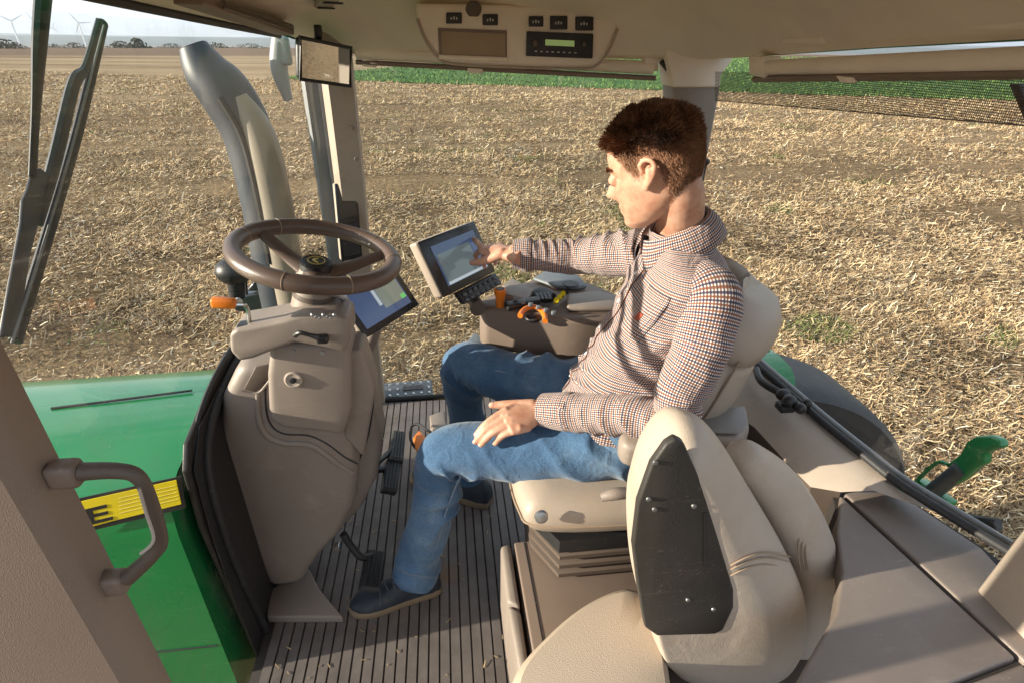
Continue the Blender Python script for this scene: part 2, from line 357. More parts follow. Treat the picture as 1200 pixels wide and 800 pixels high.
def pZ(ps, z): return [atZ(p, z) for p in ps]
def pX(ps, x): return [atX(p, x) for p in ps]
def dup(o, loc, parent=None):
    c = o.copy(); COL.objects.link(c); c.location = loc
    if parent is not None: c.parent = parent
    return c
def frame(d, up=(0, 0, 1)):
    z = V(d).normalized(); x = V(up).cross(z).normalized(); y = z.cross(x); return Matrix((x, y, z)).transposed()

# ================================================================== LIGHT AND SKY
SUN = V((1.0, 0.11, 0.245)).normalized()
EL = math.asin(SUN.z); AZ = math.atan2(SUN.x, SUN.y)
w = bpy.data.worlds.new('World'); S.world = w; w.use_nodes = True
t = w.node_tree; t.nodes.clear()
wo = t.nodes.new('ShaderNodeOutputWorld'); bg = t.nodes.new('ShaderNodeBackground'); t.links.new(bg.outputs[0], wo.inputs[0])
sky = t.nodes.new('ShaderNodeTexSky'); sky.sky_type = 'NISHITA'; sky.sun_disc = False; sky.sun_elevation = EL; sky.sun_rotation = AZ
sky.altitude = 200; sky.air_density = 1.0; sky.dust_density = 1.2; sky.ozone_density = 1.0
tc = t.nodes.new('ShaderNodeTexCoord'); mp = t.nodes.new('ShaderNodeMapping'); t.links.new(tc.outputs['Generated'], mp.inputs[0]); mp.inputs['Scale'].default_value = (1.6, 1.6, 6)
cn = N(t, 'ShaderNodeTexNoise', Scale=2.6, Detail=8.0, Roughness=.58, Distortion=.3); t.links.new(mp.outputs[0], cn.inputs['Vector'])
crp = ramp(t, cn.outputs['Fac'], [(.38, (0, 0, 0)), (.56, (1, 1, 1))])
cmx = N(t, 'ShaderNodeMix', _data_type='RGBA'); t.links.new(crp.outputs[0], cmx.inputs[0]); t.links.new(sky.outputs[0], cmx.inputs[6]); cmx.inputs[7].default_value = (4.4, 4.7, 5.2, 1)
t.links.new(cmx.outputs[2], bg.inputs[0]); bg.inputs[1].default_value = 0.105
sl = bpy.data.lights.new('sun', 'SUN'); sl.energy = 5.0; sl.angle = R(.6); sl.color = (1, .885, .72)
so = bpy.data.objects.new('sun', sl); COL.objects.link(so); so.rotation_euler = SUN.to_track_quat('Z', 'Y').to_euler(); so.location = (30, 3, 10)
S.view_settings.view_transform = 'Standard'; S.view_settings.look = 'None'; S.view_settings.exposure = 1.27; S.view_settings.gamma = 1
S.render.engine = 'CYCLES'; cy = S.cycles; cy.use_denoising = True; cy.max_bounces = 10; cy.transparent_max_bounces = 24; cy.diffuse_bounces = 8; cy.glossy_bounces = 4
cy.sample_clamp_indirect = 8; cy.caustics_reflective = False; cy.caustics_refractive = False

# ================================================================== GROUND
GZ = -1.55
def ground():
    rs = [0.5, 2, 4, 7, 11, 16, 24, 36, 52, 75, 105, 140, 180, 215, 240, 300, 420, 700, 1200, 2000, 3200, 5000, 8000, 12000]; n = 120
    vs = [(0, 0, GZ)]; fs = []
    for r in rs:
        zz = GZ
        if r > 215: zz = GZ - min(1, (r-215)/900)*26
        for k in range(n):
            a = 2*math.pi*k/n; vs.append((r*math.cos(a), r*math.sin(a), zz + (.25*math.sin(a*7+r*.02) if 140 < r < 400 else 0)))
    for k in range(n): fs.append((0, 1+k, 1+(k+1) % n))
    for i in range(len(rs)-1):
        for k in range(n): a = 1+i*n; b = a+n; fs.append((a+k, b+k, b+(k+1) % n, a+(k+1) % n))
    o = mk('ground', vs, fs, fieldm); o['kind'] = 'structure'
ground()
def hills():
    m = MB(); n = 240
    for R0, R1, hh, sd in ((2600, 3200, 0.0, 1.3), (4600, 5600, 6.0, 5.1)):
        rings = []
        for f, zf in ((0, 0), (.5, .8), (1, 1), (1.6, .2)):
            r = R0+(R1-R0)*f; ring = []
            for k in range(n):
                a = 2*math.pi*k/n
                top = hh + 14*(mnoise.noise(V((math.cos(a)*3+sd, math.sin(a)*3, sd)))) + 4*mnoise.noise(V((math.cos(a)*14, math.sin(a)*14, sd)))
                ring.append((r*math.cos(a), r*math.sin(a), -27.5+(top+27.5)*zf))
            rings.append(ring)
        m.loft(rings, cap=False)
    o = m.build('hills', hillm); o['kind'] = 'structure'
hills()
def vnoise(x, y, s):
    return np.array([mnoise.noise(V((a*s, b*s, 3.3))) for a, b in zip(x, y)])
GB = [atZ((415, 96), GZ), atZ((780, 107), GZ), atZ((1190, 119), GZ)]   # near edge of the green crop
def scatter():
    NN = 1150000
    # density falls off with distance from the tractor
    a = rng.uniform(R(-172), R(28), NN*2)
    rr = np.where(rng.random(NN*2) < .32, np.sqrt(rng.uniform(1.2**2, 8**2, NN*2)), 8*np.exp(rng.uniform(0, math.log(125/8), NN*2)))
    x = rr*np.cos(a); y = rr*np.sin(a)
    # rows of lying straw along the drilling direction and bare patches between them
    xr = x*math.cos(R(-4))-y*math.sin(R(-4)); yr = x*math.sin(R(-4))+y*math.cos(R(-4))
    rowv = np.array([mnoise.noise(V((p*.05, q*.75, 1.7))) for p, q in zip(xr, yr)])
    pat = np.array([mnoise.noise(V((p*.5, q*.5, 9.1))) + .6*mnoise.noise(V((p*2.1, q*2.1, 4.4))) for p, q in zip(x, y)])
    d = .57 + 1.0*rowv + .55*pat - .34*np.clip((x-.2)/1.8, 0, 1)*np.clip(1.6-rr[:]/16, .25, 1) + .06
    nb = GB[0]; nx = (GB[2]-GB[0]).xy.normalized()
    side = (x-nb.x)*nx.y - (y-nb.y)*nx.x
    keep = (rng.random(NN*2) < np.clip(d, .07, 1)) & (side < 0) if ((0-nb.x)*nx.y-(0-nb.y)*nx.x) < 0 else (rng.random(NN*2) < np.clip(d, .07, 1)) & (side > 0)
    # nothing under the hood and cab themselves
    keep &= ~((np.abs(y+.2) < .5) & (x > -1.2) & (x < 3))
    x = x[keep]; y = y[keep]; rr = rr[keep]; n = len(x)
    L = rng.gamma(3.0, .018, n).clip(.018, .17)*(1+rr/32); W = rng.uniform(.0011, .0029, n)*(1+rr/8); th = rng.uniform(0, 2*np.pi, n); tilt = np.abs(rng.normal(0, .30, n)); up_ = rng.random(n) < .09; tilt[up_] = rng.uniform(.7, 1.45, up_.sum())
    z0 = GZ + rng.uniform(.0, .04, n)
    dx = np.cos(th)*np.cos(tilt); dy = np.sin(th)*np.cos(tilt); dz = np.sin(tilt)
    px = -np.sin(th); py = np.cos(th); bend = rng.normal(0, .34, n)
    P = np.empty((n, 6, 3))
    for k, s in enumerate((-.5, 0, .5)):
        cx = x+dx*L*s+px*bend*L*(abs(s)); cyy = y+dy*L*s+py*bend*L*abs(s); cz = z0+dz*L*(s+.5)+.012
        zz = rng.uniform(.0, 1., n)*W
        P[:, 2*k, 0] = cx-px*W; P[:, 2*k, 1] = cyy-py*W; P[:, 2*k, 2] = cz-zz
        P[:, 2*k+1, 0] = cx+px*W; P[:, 2*k+1, 1] = cyy+py*W; P[:, 2*k+1, 2] = cz+zz
    base = (np.arange(n)*6)[:, None]
    F = np.concatenate([base+np.array([[0, 1, 3, 2]]), base+np.array([[2, 3, 5, 4]])], 1).reshape(-1)
    t_ = rng.random((n, 1)); c = np.array([.27, .18, .095])*(1-t_)+np.array([.64, .495, .295])*t_
    c *= (1+.30*np.clip(pat[keep]*1.6, -1, 1)+.18*np.clip(rowv[keep]*2, -1, 1))[:, None]; br = rng.random(n) < .20; c[br] = np.array([.15, .09, .05])*rng.uniform(.7, 1.5, (br.sum(), 1))
    wh = rng.random(n) < .07; c[wh] = np.array([.74, .65, .48])
    gr = (rng.random(n) < .5) & (vnoise(x, y, .8) > .50); c[gr] = np.array([.15, .17, .055])*rng.uniform(.7, 1.4, (gr.sum(), 1))
    fastmesh('straw', P.reshape(-1, 3), F, np.repeat(np.concatenate([c, np.ones((n, 1))], 1), 6, 0), strawm)
def fastmesh(name, co, F, col, mat):
    me = bpy.data.meshes.new(name); nv = len(co); nf = len(F)//4
    me.vertices.add(nv); me.vertices.foreach_set('co', co.astype(np.float32).ravel())
    me.loops.add(nf*4); me.loops.foreach_set('vertex_index', F.astype(np.int32)); me.polygons.add(nf)
    me.polygons.foreach_set('loop_start', np.arange(0, nf*4, 4, dtype=np.int32)); me.update(calc_edges=True)
    at = me.color_attributes.new('tint', 'FLOAT_COLOR', 'POINT'); at.data.foreach_set('color', col.astype(np.float32).ravel())
    me.materials.append(mat); o = bpy.data.objects.new(name, me); COL.objects.link(o); o['kind'] = 'stuff'; return o
scatter()
def crop():
    # band of young green crop beyond the stubble: a sheet with upright leaves
    a, b = GB[0], GB[2]; d = (b-a).normalized(); nrm = V((d.y, -d.x, 0)); 
    if nrm.dot(a) < 0: nrm = -nrm
    n = 60000; u = rng.uniform(-8, 190, n); v = np.abs(rng.normal(0, 1, n)); v = rng.random(n)**1.7*130
    x = a.x+d.x*u+nrm.x*v; y = a.y+d.y*u+nrm.y*v; h = rng.uniform(.10, .25, n)*(1+v/160); wd = rng.uniform(.03, .07, n)*(1+v/60); th = rng.uniform(0, 6.28, n)
    lean = rng.normal(0, .12, (n, 2)); P = np.empty((n, 4, 3))
    for k, (s, f) in enumerate(((-1, 0), (1, 0), (.3, 1), (-.3, 1))):
        P[:, k, 0] = x+np.cos(th)*wd*s+lean[:, 0]*f; P[:, k, 1] = y+np.sin(th)*wd*s+lean[:, 1]*f; P[:, k, 2] = GZ+h*f
    t_ = rng.random((n, 1)); c = (np.array([.05, .10, .026])*(1-t_)+np.array([.14, .22, .07])*t_)*(1+.35*np.sin(v*.9+np.sin(u*.2)))[:, None]
    # the bed under the leaves, as quads of the same object
    bed = np.array([[*(a+d*p+nrm*q).xy, GZ+.05] for p in (-8, 260) for q in (0.0, 160)]); 
    co = np.concatenate([P.reshape(-1, 3), bed]); F = np.concatenate([np.arange(n*4), np.array([n*4, n*4+2, n*4+3, n*4+1])])
    col = np.concatenate([np.repeat(c, 4, 0), np.tile([.05, .125, .022], (4, 1))]); col = np.concatenate([col, np.ones((len(col), 1))], 1)
    fastmesh('green_crop', co, F, col, grassm)
crop()
# wind turbines on the skyline
def turbine(px, py, dist, scale, rot, label):
    d = ray(px, py); k = dist/math.hypot(d.x, d.y); hub = CP + d*k
    if hub.z < 8: hub.z = 8
    tr = root('wind_turbine', (hub.x, hub.y, -28), label, 'wind turbine', 'wind turbines along the skyline')
    MB().lathe([(2.2*scale, 0), (1.3*scale, hub.z+28)], (hub.x, hub.y, -28), seg=10).build('tower', whitep, tr)
    fwd = (CP-hub); fwd.z = 0; fwd.normalize(); side = V((-fwd.y, fwd.x, 0)); c = hub+fwd*4*scale
    MB().box(hub, (3.2*scale,)*3, .4).build('nacelle', whitep, tr)
    for k in range(3):
        a = rot+k*2*math.pi/3; ax = side*math.cos(a)+V((0, 0, 1))*math.sin(a)
        MB().tube([c, c+ax*10*scale, c+ax*34*scale], [1.2*scale, 1.7*scale, .35*scale], 8, 4, flat=(fwd, .35, 1)).build('blade', whitep, tr)
for a in ((13, 25, 2300, 1.05, .5, 'pale wind turbine farthest left on the skyline'), (40, 26, 2500, .9, 2.0, 'pale wind turbine half hidden behind the thin wiper arm'),
          (62, 33, 3300, .9, 1.2, 'small pale wind turbine just right of the thin wiper arm'), (92, 27, 2300, 1.0, .05, 'pale wind turbine on the skyline left of the wiper blade tip')):
    turbine(*a)
def bush(px, py, dist, wd, ht, label):
    d = ray(px, py); k = dist/math.hypot(d.x, d.y); c = CP+d*k; c.z = GZ-.2
    side = V((-d.y, d.x, 0)).normalized(); m = MB()
    ht *= .58; wd *= .8
    tr = root('bush', c, label, 'bush', 'dark bushes on the far field edge')
    for i in range(170):
        p = c + side*random.gauss(0, wd*.27)+V((d.x, d.y, 0)).normalized()*random.gauss(0, wd*.15); q = abs((p-c).dot(side))/(wd*.62); p.z = GZ+random.random()*ht*max(.25, 1-q*q)
        r = random.uniform(.15, .36)*ht*.4
        m.ball(p, (r*random.uniform(.6, 1.2), r, r*random.uniform(.5, .9)), 6, 4, Matrix.Rotation(random.random()*3, 3, 'Z'))
    m.build('crown', leafm, tr, smooth=False)
    MB().tube([c, c+V((0, 0, ht*.5))], [.25, .1], 7).build('trunk', barkm, tr)
for a in ((4, 48, 200, 7, 3.6, 'dark rounded bush at the left end of the field edge'), (16, 50, 205, 5, 2.4, 'low dark bush beside the leftmost bush on the field edge'), (63, 51, 210, 6, 1.8, 'low flat bush just right of the thin wiper arm'),
          (86, 51, 205, 7, 2.4, 'low dark bush left of the wiper blade on the field edge'), (140, 50, 205, 7, 3.2, 'mid sized dark bush joined to the tallest bush'), (160, 48, 200, 6, 4.4, 'tallest brown bush on the far field edge'),
          (200, 51, 210, 9, 2.2, 'long low hedge between the tall bush and the exhaust pipe'), (252, 51, 205, 8, 3.0, 'dark bush just right of the exhaust pipe mouth'), (292, 52, 205, 12, 2.6, 'long dark hedge left of the right front pillar')):
    bush(*a)

# ================================================================== TRACTOR (body and cab shell)
T = root('tractor', (0, -.2, 0), 'green tractor with its beige cab open at the near side, standing in the stubble field', 'tractor')
# ribbed floor mat
fm = MB(); gx = .03; 
FX0, FX1, FYn, FYf = -.55, .985, .62, -1.19
fm.box(((FX0+FX1)/2, (FYn+FYf)/2, -.03), (FX1-FX0, FYn-FYf, .044))
floor = fm.build('floor', pm('mat_groove', (.06, .051, .047), .7), T)
rb = MB(); x = FX0+.01
while x < FX1-.03:
    rb.prism([(x, FYn-.01, -.0078), (x+gx-.0030, FYn-.01, -.0078), (x+gx-.0042, FYn-.01, 0.0), (x+.0012, FYn-.01, 0.0)], (0, FYf-FYn+.03, 0)); x += gx
rb.build('ribbed_mat', floorm, floor, sharp=20)
gt = MB(); rg = random.Random(3)
for i in range(150):
    x_, y_ = rg.uniform(.25, .96), rg.uniform(-1.1, .5); a_ = rg.uniform(0, 6.28); l_ = rg.uniform(.004, .02); w_ = rg.uniform(.0008, .0018); d_x = V((math.cos(a_), math.sin(a_), rg.uniform(-.05, .15))).normalized(); s_x = V((-d_x.y, d_x.x, 0)); p_ = V((x_, y_, .0015))
    gt.prism([p_-s_x*w_, p_+s_x*w_, p_+s_x*w_*.6+d_x*l_, p_-s_x*w_*.6+d_x*l_], (0, 0, .0012))
gto = gt.build('floor_litter', pm('straw_bits', (.42, .31, .17), .8, .4, 40)); gto['kind'] = 'stuff'
# front kick plate where the console meets the floor
MB().prism([atZ(p, .03) for p in ((312, 722), (402, 722), (375, 690), (360, 662), (316, 690))], (0, 0, -.03), .006).build('kick_plate', taupe, T)
# sill strip on the near edge
# right step with studs
st = [atZ(p, .01) for p in ((443, 468), (508, 462), (506, 444), (443, 449))]
stp = MB().prism([p for p in st], (0, 0, -.04), .005).build('step', pm('step_metal', (.10, .115, .13), .45, .2, 20, metal=.3), T)
sd = MB(); a, b, c, d_ = st
for i in range(7):
    for j in range(3):
        u = (i+.5)/7; v = (j+.5)/3
        if j == 1 and 3 <= i <= 5: continue
        p = (a*(1-u)+b*u)*(1-v)+(d_*(1-u)+c*u)*v; MB().lathe([(.009, 0), (.006, .006), (.002, .007)], p+V((0, 0, .0)), seg=8).build('stud', chrome, stp)
u0_, u1_ = .45, .82; sl_ = MB().prism([(a*(1-u)+b*u)*(1-v)+(d_*(1-u)+c*u)*v+V((0, 0, .002)) for u, v in ((u0_, .4), (u1_, .4), (u1_, .68), (u0_, .68))], (0, 0, .002)); sl_.build('slot', black, stp)
MB().tube([(1.0, -1.195, .004), (-.5, -1.195, .004)], .012, 8).build('door_seal', rubber, T)

# hood
def hood():
    xs = [1.03, 1.2, 1.5, 1.9, 2.4, 2.8, 2.95]; rings = []
    for i, x in enumerate(xs):
        dz = -.02*(x-1.03) + (-.10 if i == 6 else 0); k = 1 if i < 6 else .8
        sec = [(.062, -.6), (.062, -.1), (.062, .30), (.060, .52), (.052, .60), (.035, .628), (-.02, .645), (-.09, .658), (-.115, .667), (-.16, .672), (-.25, .672), (-.38, .658), (-.47, .64), (-.505, .62), (-.53, .56), (-.535, .3), (-.535, -.6)]
        rings.append([((x), -.22+(y+.22)*k, z+dz if z > 0 else z) for y, z in sec])
    h = MB().loft(rings).build('hood', green, T, sharp=30)
    # panel seam across the top and the side panel seam
    MB().tube([atZ((60, 478), .665), atZ((140, 468), .668), atZ((225, 457), .67)], .0035, 6).build('panel_gap', black, h)
    MB().tube([(1.04, .0635, .13), (1.6, .0635, .12)], .002, 6).build('seam', black, h)
    # side decal: yellow band with ribbed lines and the end of the lettering
    def q(px, py): return atY((px, py), .0635)
    bd = MB().prism([q(*p) for p in ((92, 583), (212, 557), (218, 594), (98, 623))], (0, .0015, 0)).build('decal', black, h)
    yl = MB().prism([q(*p)+V((0, .0016, 0)) for p in ((96, 586), (207, 561), (213, 589), (132, 609), (102, 617))], (0, .0012, 0)).build('yellow_band', yellow, bd)
    ln = MB(); A, B, C_, D = q(139, 578), q(206, 563), q(211, 587), q(141, 604)
    for k in range(1, 6):
        f = k/6; p0 = A*(1-f)+D*f; p1 = B*(1-f)+C_*f; ln.tube([p0+V((0, .0029, 0)), p1+V((0, .0029, 0))], .0007, 4)
    ln.build('band_line', pm('dark_yellow', (.45, .34, .01), .5), bd)
    le = MB(); A, B, C_, D = q(96, 586), q(207, 561), q(213, 589), q(102, 617)
    def bq(u, v): return (A.lerp(B, u)).lerp(D.lerp(C_, u), v)+V((0, .003, 0))
    for u0_, v0_, u1_, v1_ in ((.02, .30, .10, .92), (.10, .30, .25, .42), (.10, .55, .25, .67), (.10, .80, .29, .92)):
        le.prism([bq(u0_, v0_), bq(u1_, v0_), bq(u1_, v1_), bq(u0_, v1_)], (0, .0008+.0001*u1_, 0))
    le.build('letter', black, bd, label='black letter E ending the maker name')
hood()
# windscreen, curved in plan
prof = [(.86, .66), (.93, .5), (.975, .25), (1.0, -.05), (1.0, -.5), (.985, -.75), (.94, -.93), (.84, -1.05)]
rings = []
for z, off in ((-.02, 0), (.5, .01), (1.0, .0), (1.53, -.05)):
    rings.append([(x+off, y, z) for x, y in prof])
MB().loft(rings, closed_ring=False).build('windscreen', glass2, T)
# black screen frame beside the console
o1 = [(262, 412), (236, 468), (214, 520), (213, 552), (232, 618), (268, 700), (291, 752), (300, 770)]
i1 = [(300, 770), (316, 752), (292, 690), (262, 620), (245, 556), (247, 520), (262, 468), (285, 412)]
MB().prism([atX(p, 1.0) for p in o1+i1[1:]], (-.012, 0, 0), .003).build('screen_frame', pm('frame_black', (.024, .021, .02), .5, .3, 20, dirt=(.05, .045, .04), dscale=40), T)
MB().prism([atX(p, .985) for p in ((285, 405), (330, 405), (330, 600), (345, 765), (302, 772), (272, 700), (244, 618), (226, 552), (232, 500), (262, 440))], (-.004, 0, 0), .001).build('screen_lower_trim', black, T)
sp = [(290, 402), (268, 440), (250, 485), (243, 525), (247, 570), (268, 640), (296, 705), (318, 750)]
MB().tube([atX(p, .978) for p in sp], .011, 10).build('screen_seal', rubber, T)
MB().tube([atX(p, .985)+V((.006, .0, 0)) for p in [(q[0]-13, q[1]) for q in sp]], .006, 8).build('screen_seal', rubber, T)
# right front pillar
def ringbox(c, dx, dy, yaw=0):
    cs, sn = math.cos(yaw), math.sin(yaw); pts = []
    for a, b in ((1, .55), (.75, 1), (-.75, 1), (-1, .55), (-1, -.55), (-.75, -1), (.75, -1), (1, -.55)):
        X, Y_ = a*dx, b*dy; pts.append((c[0]+X*cs-Y_*sn, c[1]+X*sn+Y_*cs, c[2]))
    return pts
pr = [ringbox(c, .052, .05, R(20)) for c in ((.79, -1.205, -.02), (.785, -1.19, .3), (.77, -1.13, .65), (.748, -1.06, 1.0), (.738, -1.03, 1.3), (.735, -1.02, 1.56))]
rp = MB().loft(pr).build('front_pillar', beige, T, label='right front pillar with pale trim')
pr = [ringbox(c, .028, .022, R(20)) for c in ((.88, -1.23, -.02), (.87, -1.2, .3), (.855, -1.15, .65), (.838, -1.09, 1.0), (.83, -1.06, 1.3), (.825, -1.05, 1.56))]
MB().loft(pr).build('pillar_frame', greymetal, rp)
MB().tube([(.825, -1.18, .2), (.812, -1.12, .65), (.795, -1.05, 1.0), (.787, -1.02, 1.3), (.783, -1.01, 1.52)], .012, 8).build('pillar_seal', rubber, rp)
for z in (1.14, 1.24): MB().lathe([(.008, 0), (.008, .003), (.003, .004)], (.70+.002*(1.2-z), -.985+.0, z), (-.45, 1, 0), 12).build('screw_cap', taupe, rp)
# left front pillar, close to the camera, with grab handle
lp = MB()
xs0 = .722
prl = []
for z, e in ((-.1, 0), (.45, 0), (.8, .0), (1.0, .0), (1.25, 0), (1.57, 0)):
    prl.append([(xs0+e+.004, .648, z), (xs0+e, .640, z), (xs0+e+.006, .61, z), (xs0+.06, .585, z), (xs0+.2, .60, z), (xs0+.3, .64, z), (xs0+.3, .66, z), (xs0+.12, .662, z), (xs0+.012, .657, z)])
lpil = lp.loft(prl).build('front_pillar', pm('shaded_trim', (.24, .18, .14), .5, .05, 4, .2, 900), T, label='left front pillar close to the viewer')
MB().tube([(xs0+.012, .652, .6), (xs0+.012, .652, 1.57)], .003, 8).build('edge_highlight', pm('edge_highlight_tan', (.42, .27, .10), .4), lpil)  # golden highlight on the pillar edge, painted as a thin tan strip
hp = [atY(p, .63) for p in ((96, 552), (135, 551), (160, 557), (174, 580), (188, 630), (180, 648), (150, 676))]
gh = MB().tube(hp, [.0075, .0066, .006, .0056, .006, .0064, .0075], 14, 6).build('grab_handle', dkbrown, lpil)
for p, r in (((96, 553), .026), ((150, 680), .024)):
    q = atY(p, .63); MB().box(q+V((.012, 0, 0)), (.024, .018, .022), .005).build('handle_mount', brown, gh)
MB().tube([atY(p, .642) for p in ((163, 572), (171, 600), (180, 632), (165, 648))], .0014, 6).build('handle_highlight', pm('pale_edge_highlight', (.45, .4, .36), .3), gh)  # bright inner edge of the handle: a highlight put in as pale colour

# rear right pillar
cp = MB().prism([atY(p, -.76) for p in ((789, 60), (846, 60), (845, 104), (824, 215), (812, 300), (806, 420), (790, 420), (790, 300))], (0, -.10, 0), .012).build('rear_pillar', pm('grey_brown_trim', (.25, .215, .185), .6, .05, 5, .2, 900), T, label='rear right pillar behind the driver')
MB().prism([atY(p, -.753) for p in ((779, 50), (868, 50), (858, 72), (846, 88), (844, 103), (789, 103), (787, 84))], (0, -.11, 0), .008).build('pillar_cap', beige2, cp)
MB().tube([atY(p, -.80) for p in ((775, 72), (786, 88), (788, 110), (791, 200), (791, 400))], .008, 8).build('pillar_seal', rubber, cp)
MB().tube([atY(p, -.78) for p in ((828, 190), (822, 215), (818, 240))], [.004, .006, .006], 8).ball(atY((828, 190), -.78), .011, 10, 8).build('belt_guide', black, cp)
# side window on the right and rear window
MB().prism([(.72, -1.04, 1.50), (-.40, -.83, 1.48), (-.40, -.98, .60), (-.2, -1.2, .05), (.76, -1.2, .01)], (0, -.004, 0)).build('side_window', glass, T)
# roof: outer cap and lining
RL = [(.93, .78, 1.60), (.915, .3, 1.575), (.90, -.1, 1.553), (.89, -.6, 1.53), (.865, -.95, 1.512), (.80, -1.04, 1.485), (.70, -1.035, 1.458), (.30, -.97, 1.452), (-.10, -.87, 1.455), (-.33, -.79, 1.455), (-.415, -.70, 1.462), (-.42, -.55, 1.47), (-.41, -.1, 1.495), (-.40, .35, 1.515), (-.40, .75, 1.56), (-.30, .88, 1.64), (.8, .88, 1.66)]
n = len(RL); cen = V((.25, -.08, 0))
def inset(f, z): return [tuple(V((p[0], p[1], 0)).lerp(cen, f).xy)+(z if not callable(z) else z(p),) for p in RL]
rings = [[(p[0]+(p[0]-cen.x)*.05, p[1]+(p[1]-cen.y)*.05, p[2]+.012) for p in RL], RL, inset(.05, lambda p: p[2]+.014), inset(.12, lambda p: p[2]*.55+1.625*.45), inset(.26, lambda p: 1.612+.1*(p[2]-1.5)), inset(.5, 1.625), inset(.995, 1.63)]
roof = MB().loft(rings, cap=False).build('roof', beige2, T, sharp=60)
oc = [[(p[0]+(p[0]-cen.x)*.055, p[1]+(p[1]-cen.y)*.055, p[2]+.0) for p in RL]]
rings = [[(p[0]+(p[0]-cen.x)*a, p[1]+(p[1]-cen.y)*a, max(p[2], b)) for p in RL] for a, b in ((.052, 0), (.09, 1.56), (.10, 1.70), (.06, 1.80), (-.3, 1.84), (-.995, 1.85))]
MB().loft(rings, cap=False).build('roof_cap', green, roof)
MB().tube([V(p)+V((.012, 0, -.004)) for p in RL[:5]], .009, 8).build('header_seal', rubber, roof)
# front header ledge and vents
MB().prism([atX(p, .80) for p in ((238, 6), (345, 42), (345, 30), (262, 1), (238, -4))], (.05, 0, 0), .004).build('header_ledge', brown, roof)
for dv in (0, 6): MB().tube([atX((262, 3+dv), .79), atX((342, 30+dv), .79)], .003, 6).build('ledge_groove', dkbrown, roof)
vb = MB().prism([atZ(p, 1.575) for p in ((362, 21), (372, 4), (392, -4), (398, 2), (384, 14), (370, 23))], (0, 0, .01), .002).build('air_vent', beige, roof)
for c in ((375, 17), (382, 10), (390, 4)):
    q = atZ(c, 1.572); MB().box(q, (.045, .018, .004), .0015, Matrix.Rotation(R(30), 3, 'Z')).build('louvre', black, vb)
# roof sticker: an oval plate with a small running animal in silhouette
q = atZ((868, 19), 1.572)
ov = MB().lathe([(.030, 0), (.030, .002), (.028, .003)], V((0, 0, 0)), (0, 0, -1), 32)
ov.v = [(v[0]*1.45+q.x, v[1]*.95+q.y, v[2]+q.z) for v in ov.v]
em = ov.build('oval_emblem', brown, roof)
a = MB(); a.tube([q+V((-.022, .003, -.004)), q+V((-.008, .0, -.004)), q+V((.012, .004, -.004))], [.003, .0055, .003], 8, flat=((0, 0, 1), .3, 1))
a.tube([q+V((-.020, .003, -.004)), q+V((-.029, -.006, -.004))], .0022, 6); a.tube([q+V((.010, .003, -.004)), q+V((.026, .008, -.004))], .0018, 6); a.tube([q+V((.004, .002, -.004)), q+V((.010, .014, -.004))], .0018, 6)
a.tube([q+V((-.019, .004, -.004)), q+V((-.022, .012, -.004)), q+V((-.016, .016, -.004))], .0014, 6)
a.build('animal_mark', black, em)
for px, py in ((938, 54), (1150, 38)):
    q = atX((px, py), -.37); MB().box(q+V((-.02, 0, .012)), (.05, .15, .02), .009).build('header_boss', beige2, roof)

# rear bulkhead, ledge and console lid
zc = .60
MB().prism([atZ(p, zc-.012) for p in ((972, 562), (1036, 566), (1150, 640), (1215, 690), (1240, 830), (1060, 900), (930, 890), (936, 800), (960, 757), (982, 718), (990, 668), (984, 622))], (0, 0, -.06)).build('rear_console', pm('console_gap', (.03, .025, .022), .7), T)
RC = bpy.data.objects['rear_console']
MB().prism([(-.62, .02, .26), (-.16, .02, .26), (-.16, .60, .26), (-.62, .60, .26)], (0, 0, -.26), .01).build('under_seat_panel', dkbrown, RC)
shaded_taupe = pm('shaded_console_plastic', (.185, .15, .128), .42, .07, 4, .3, 800, dirt=(.22, .185, .16), dscale=7, speck=0.6)  # taupe darkened for ledge and lid, their shade put into the colour
MB().prism([atZ(p, zc) for p in ((1038, 567), (1152, 642), (1205, 700), (1214, 785), (989, 577))], (0, 0, -.05), .006).build('outer_ledge', shaded_taupe, RC)
MB().prism([atZ(p, zc) for p in ((985, 579), (1192, 770), (1060, 822), (990, 900), (925, 900), (932, 800), (956, 757), (979, 718), (987, 668), (981, 622))], (0, 0, -.05), .006).build('storage_lid', shaded_taupe, RC)
MB().prism([atZ(p, zc) for p in ((1197, 776), (1222, 800), (1240, 900), (1000, 910), (1066, 826))], (0, 0, -.05), .006).build('lid_surround', shaded_taupe, RC)
sill = [(868, 420), (905, 453), (958, 500), (1010, 543), (1060, 582), (1178, 656)]
sl3 = [atZ(p, .69 - .06*i/5) for i, p in enumerate(sill)]
inn = [atZ(p, .615-.01*i/5) for i, p in enumerate(((850, 478), (884, 500), (925, 545), (950, 570), (985, 576), (1040, 567)))]
band = MB()
lo = [V(p)+V((.015, 0, -.25)) for p in inn[:4]]
rings = [[p+V((-.05, -.03, 0)) for p in sl3[:4]]+[sl3[3].lerp(sl3[4], .25)+V((-.05, -.03, 0)), sl3[3].lerp(sl3[4], .55)+V((-.05, -.03, 0))], sl3[:4]+[sl3[3].lerp(sl3[4], .25), sl3[3].lerp(sl3[4], .55)], [p.lerp(q, .5)+V((0, 0, .012)) for p, q in zip(sl3, inn)], inn]
band.loft(rings, closed_ring=False)
band.build('rear_sill_panel', beige, T, sharp=80)
MB().loft([inn[:5], [p+V((-.02, .0, -.14)) for p in inn[:5]], [V((p.x-.02, p.y, -.0)) for p in inn[:5]]], closed_ring=False).build('bulkhead', dkbrown, T)
ws = MB().tube([p+V((-.012, -.008, .012)) for p in sl3], .0095, 10).build('rear_window_seal', rubber, T)
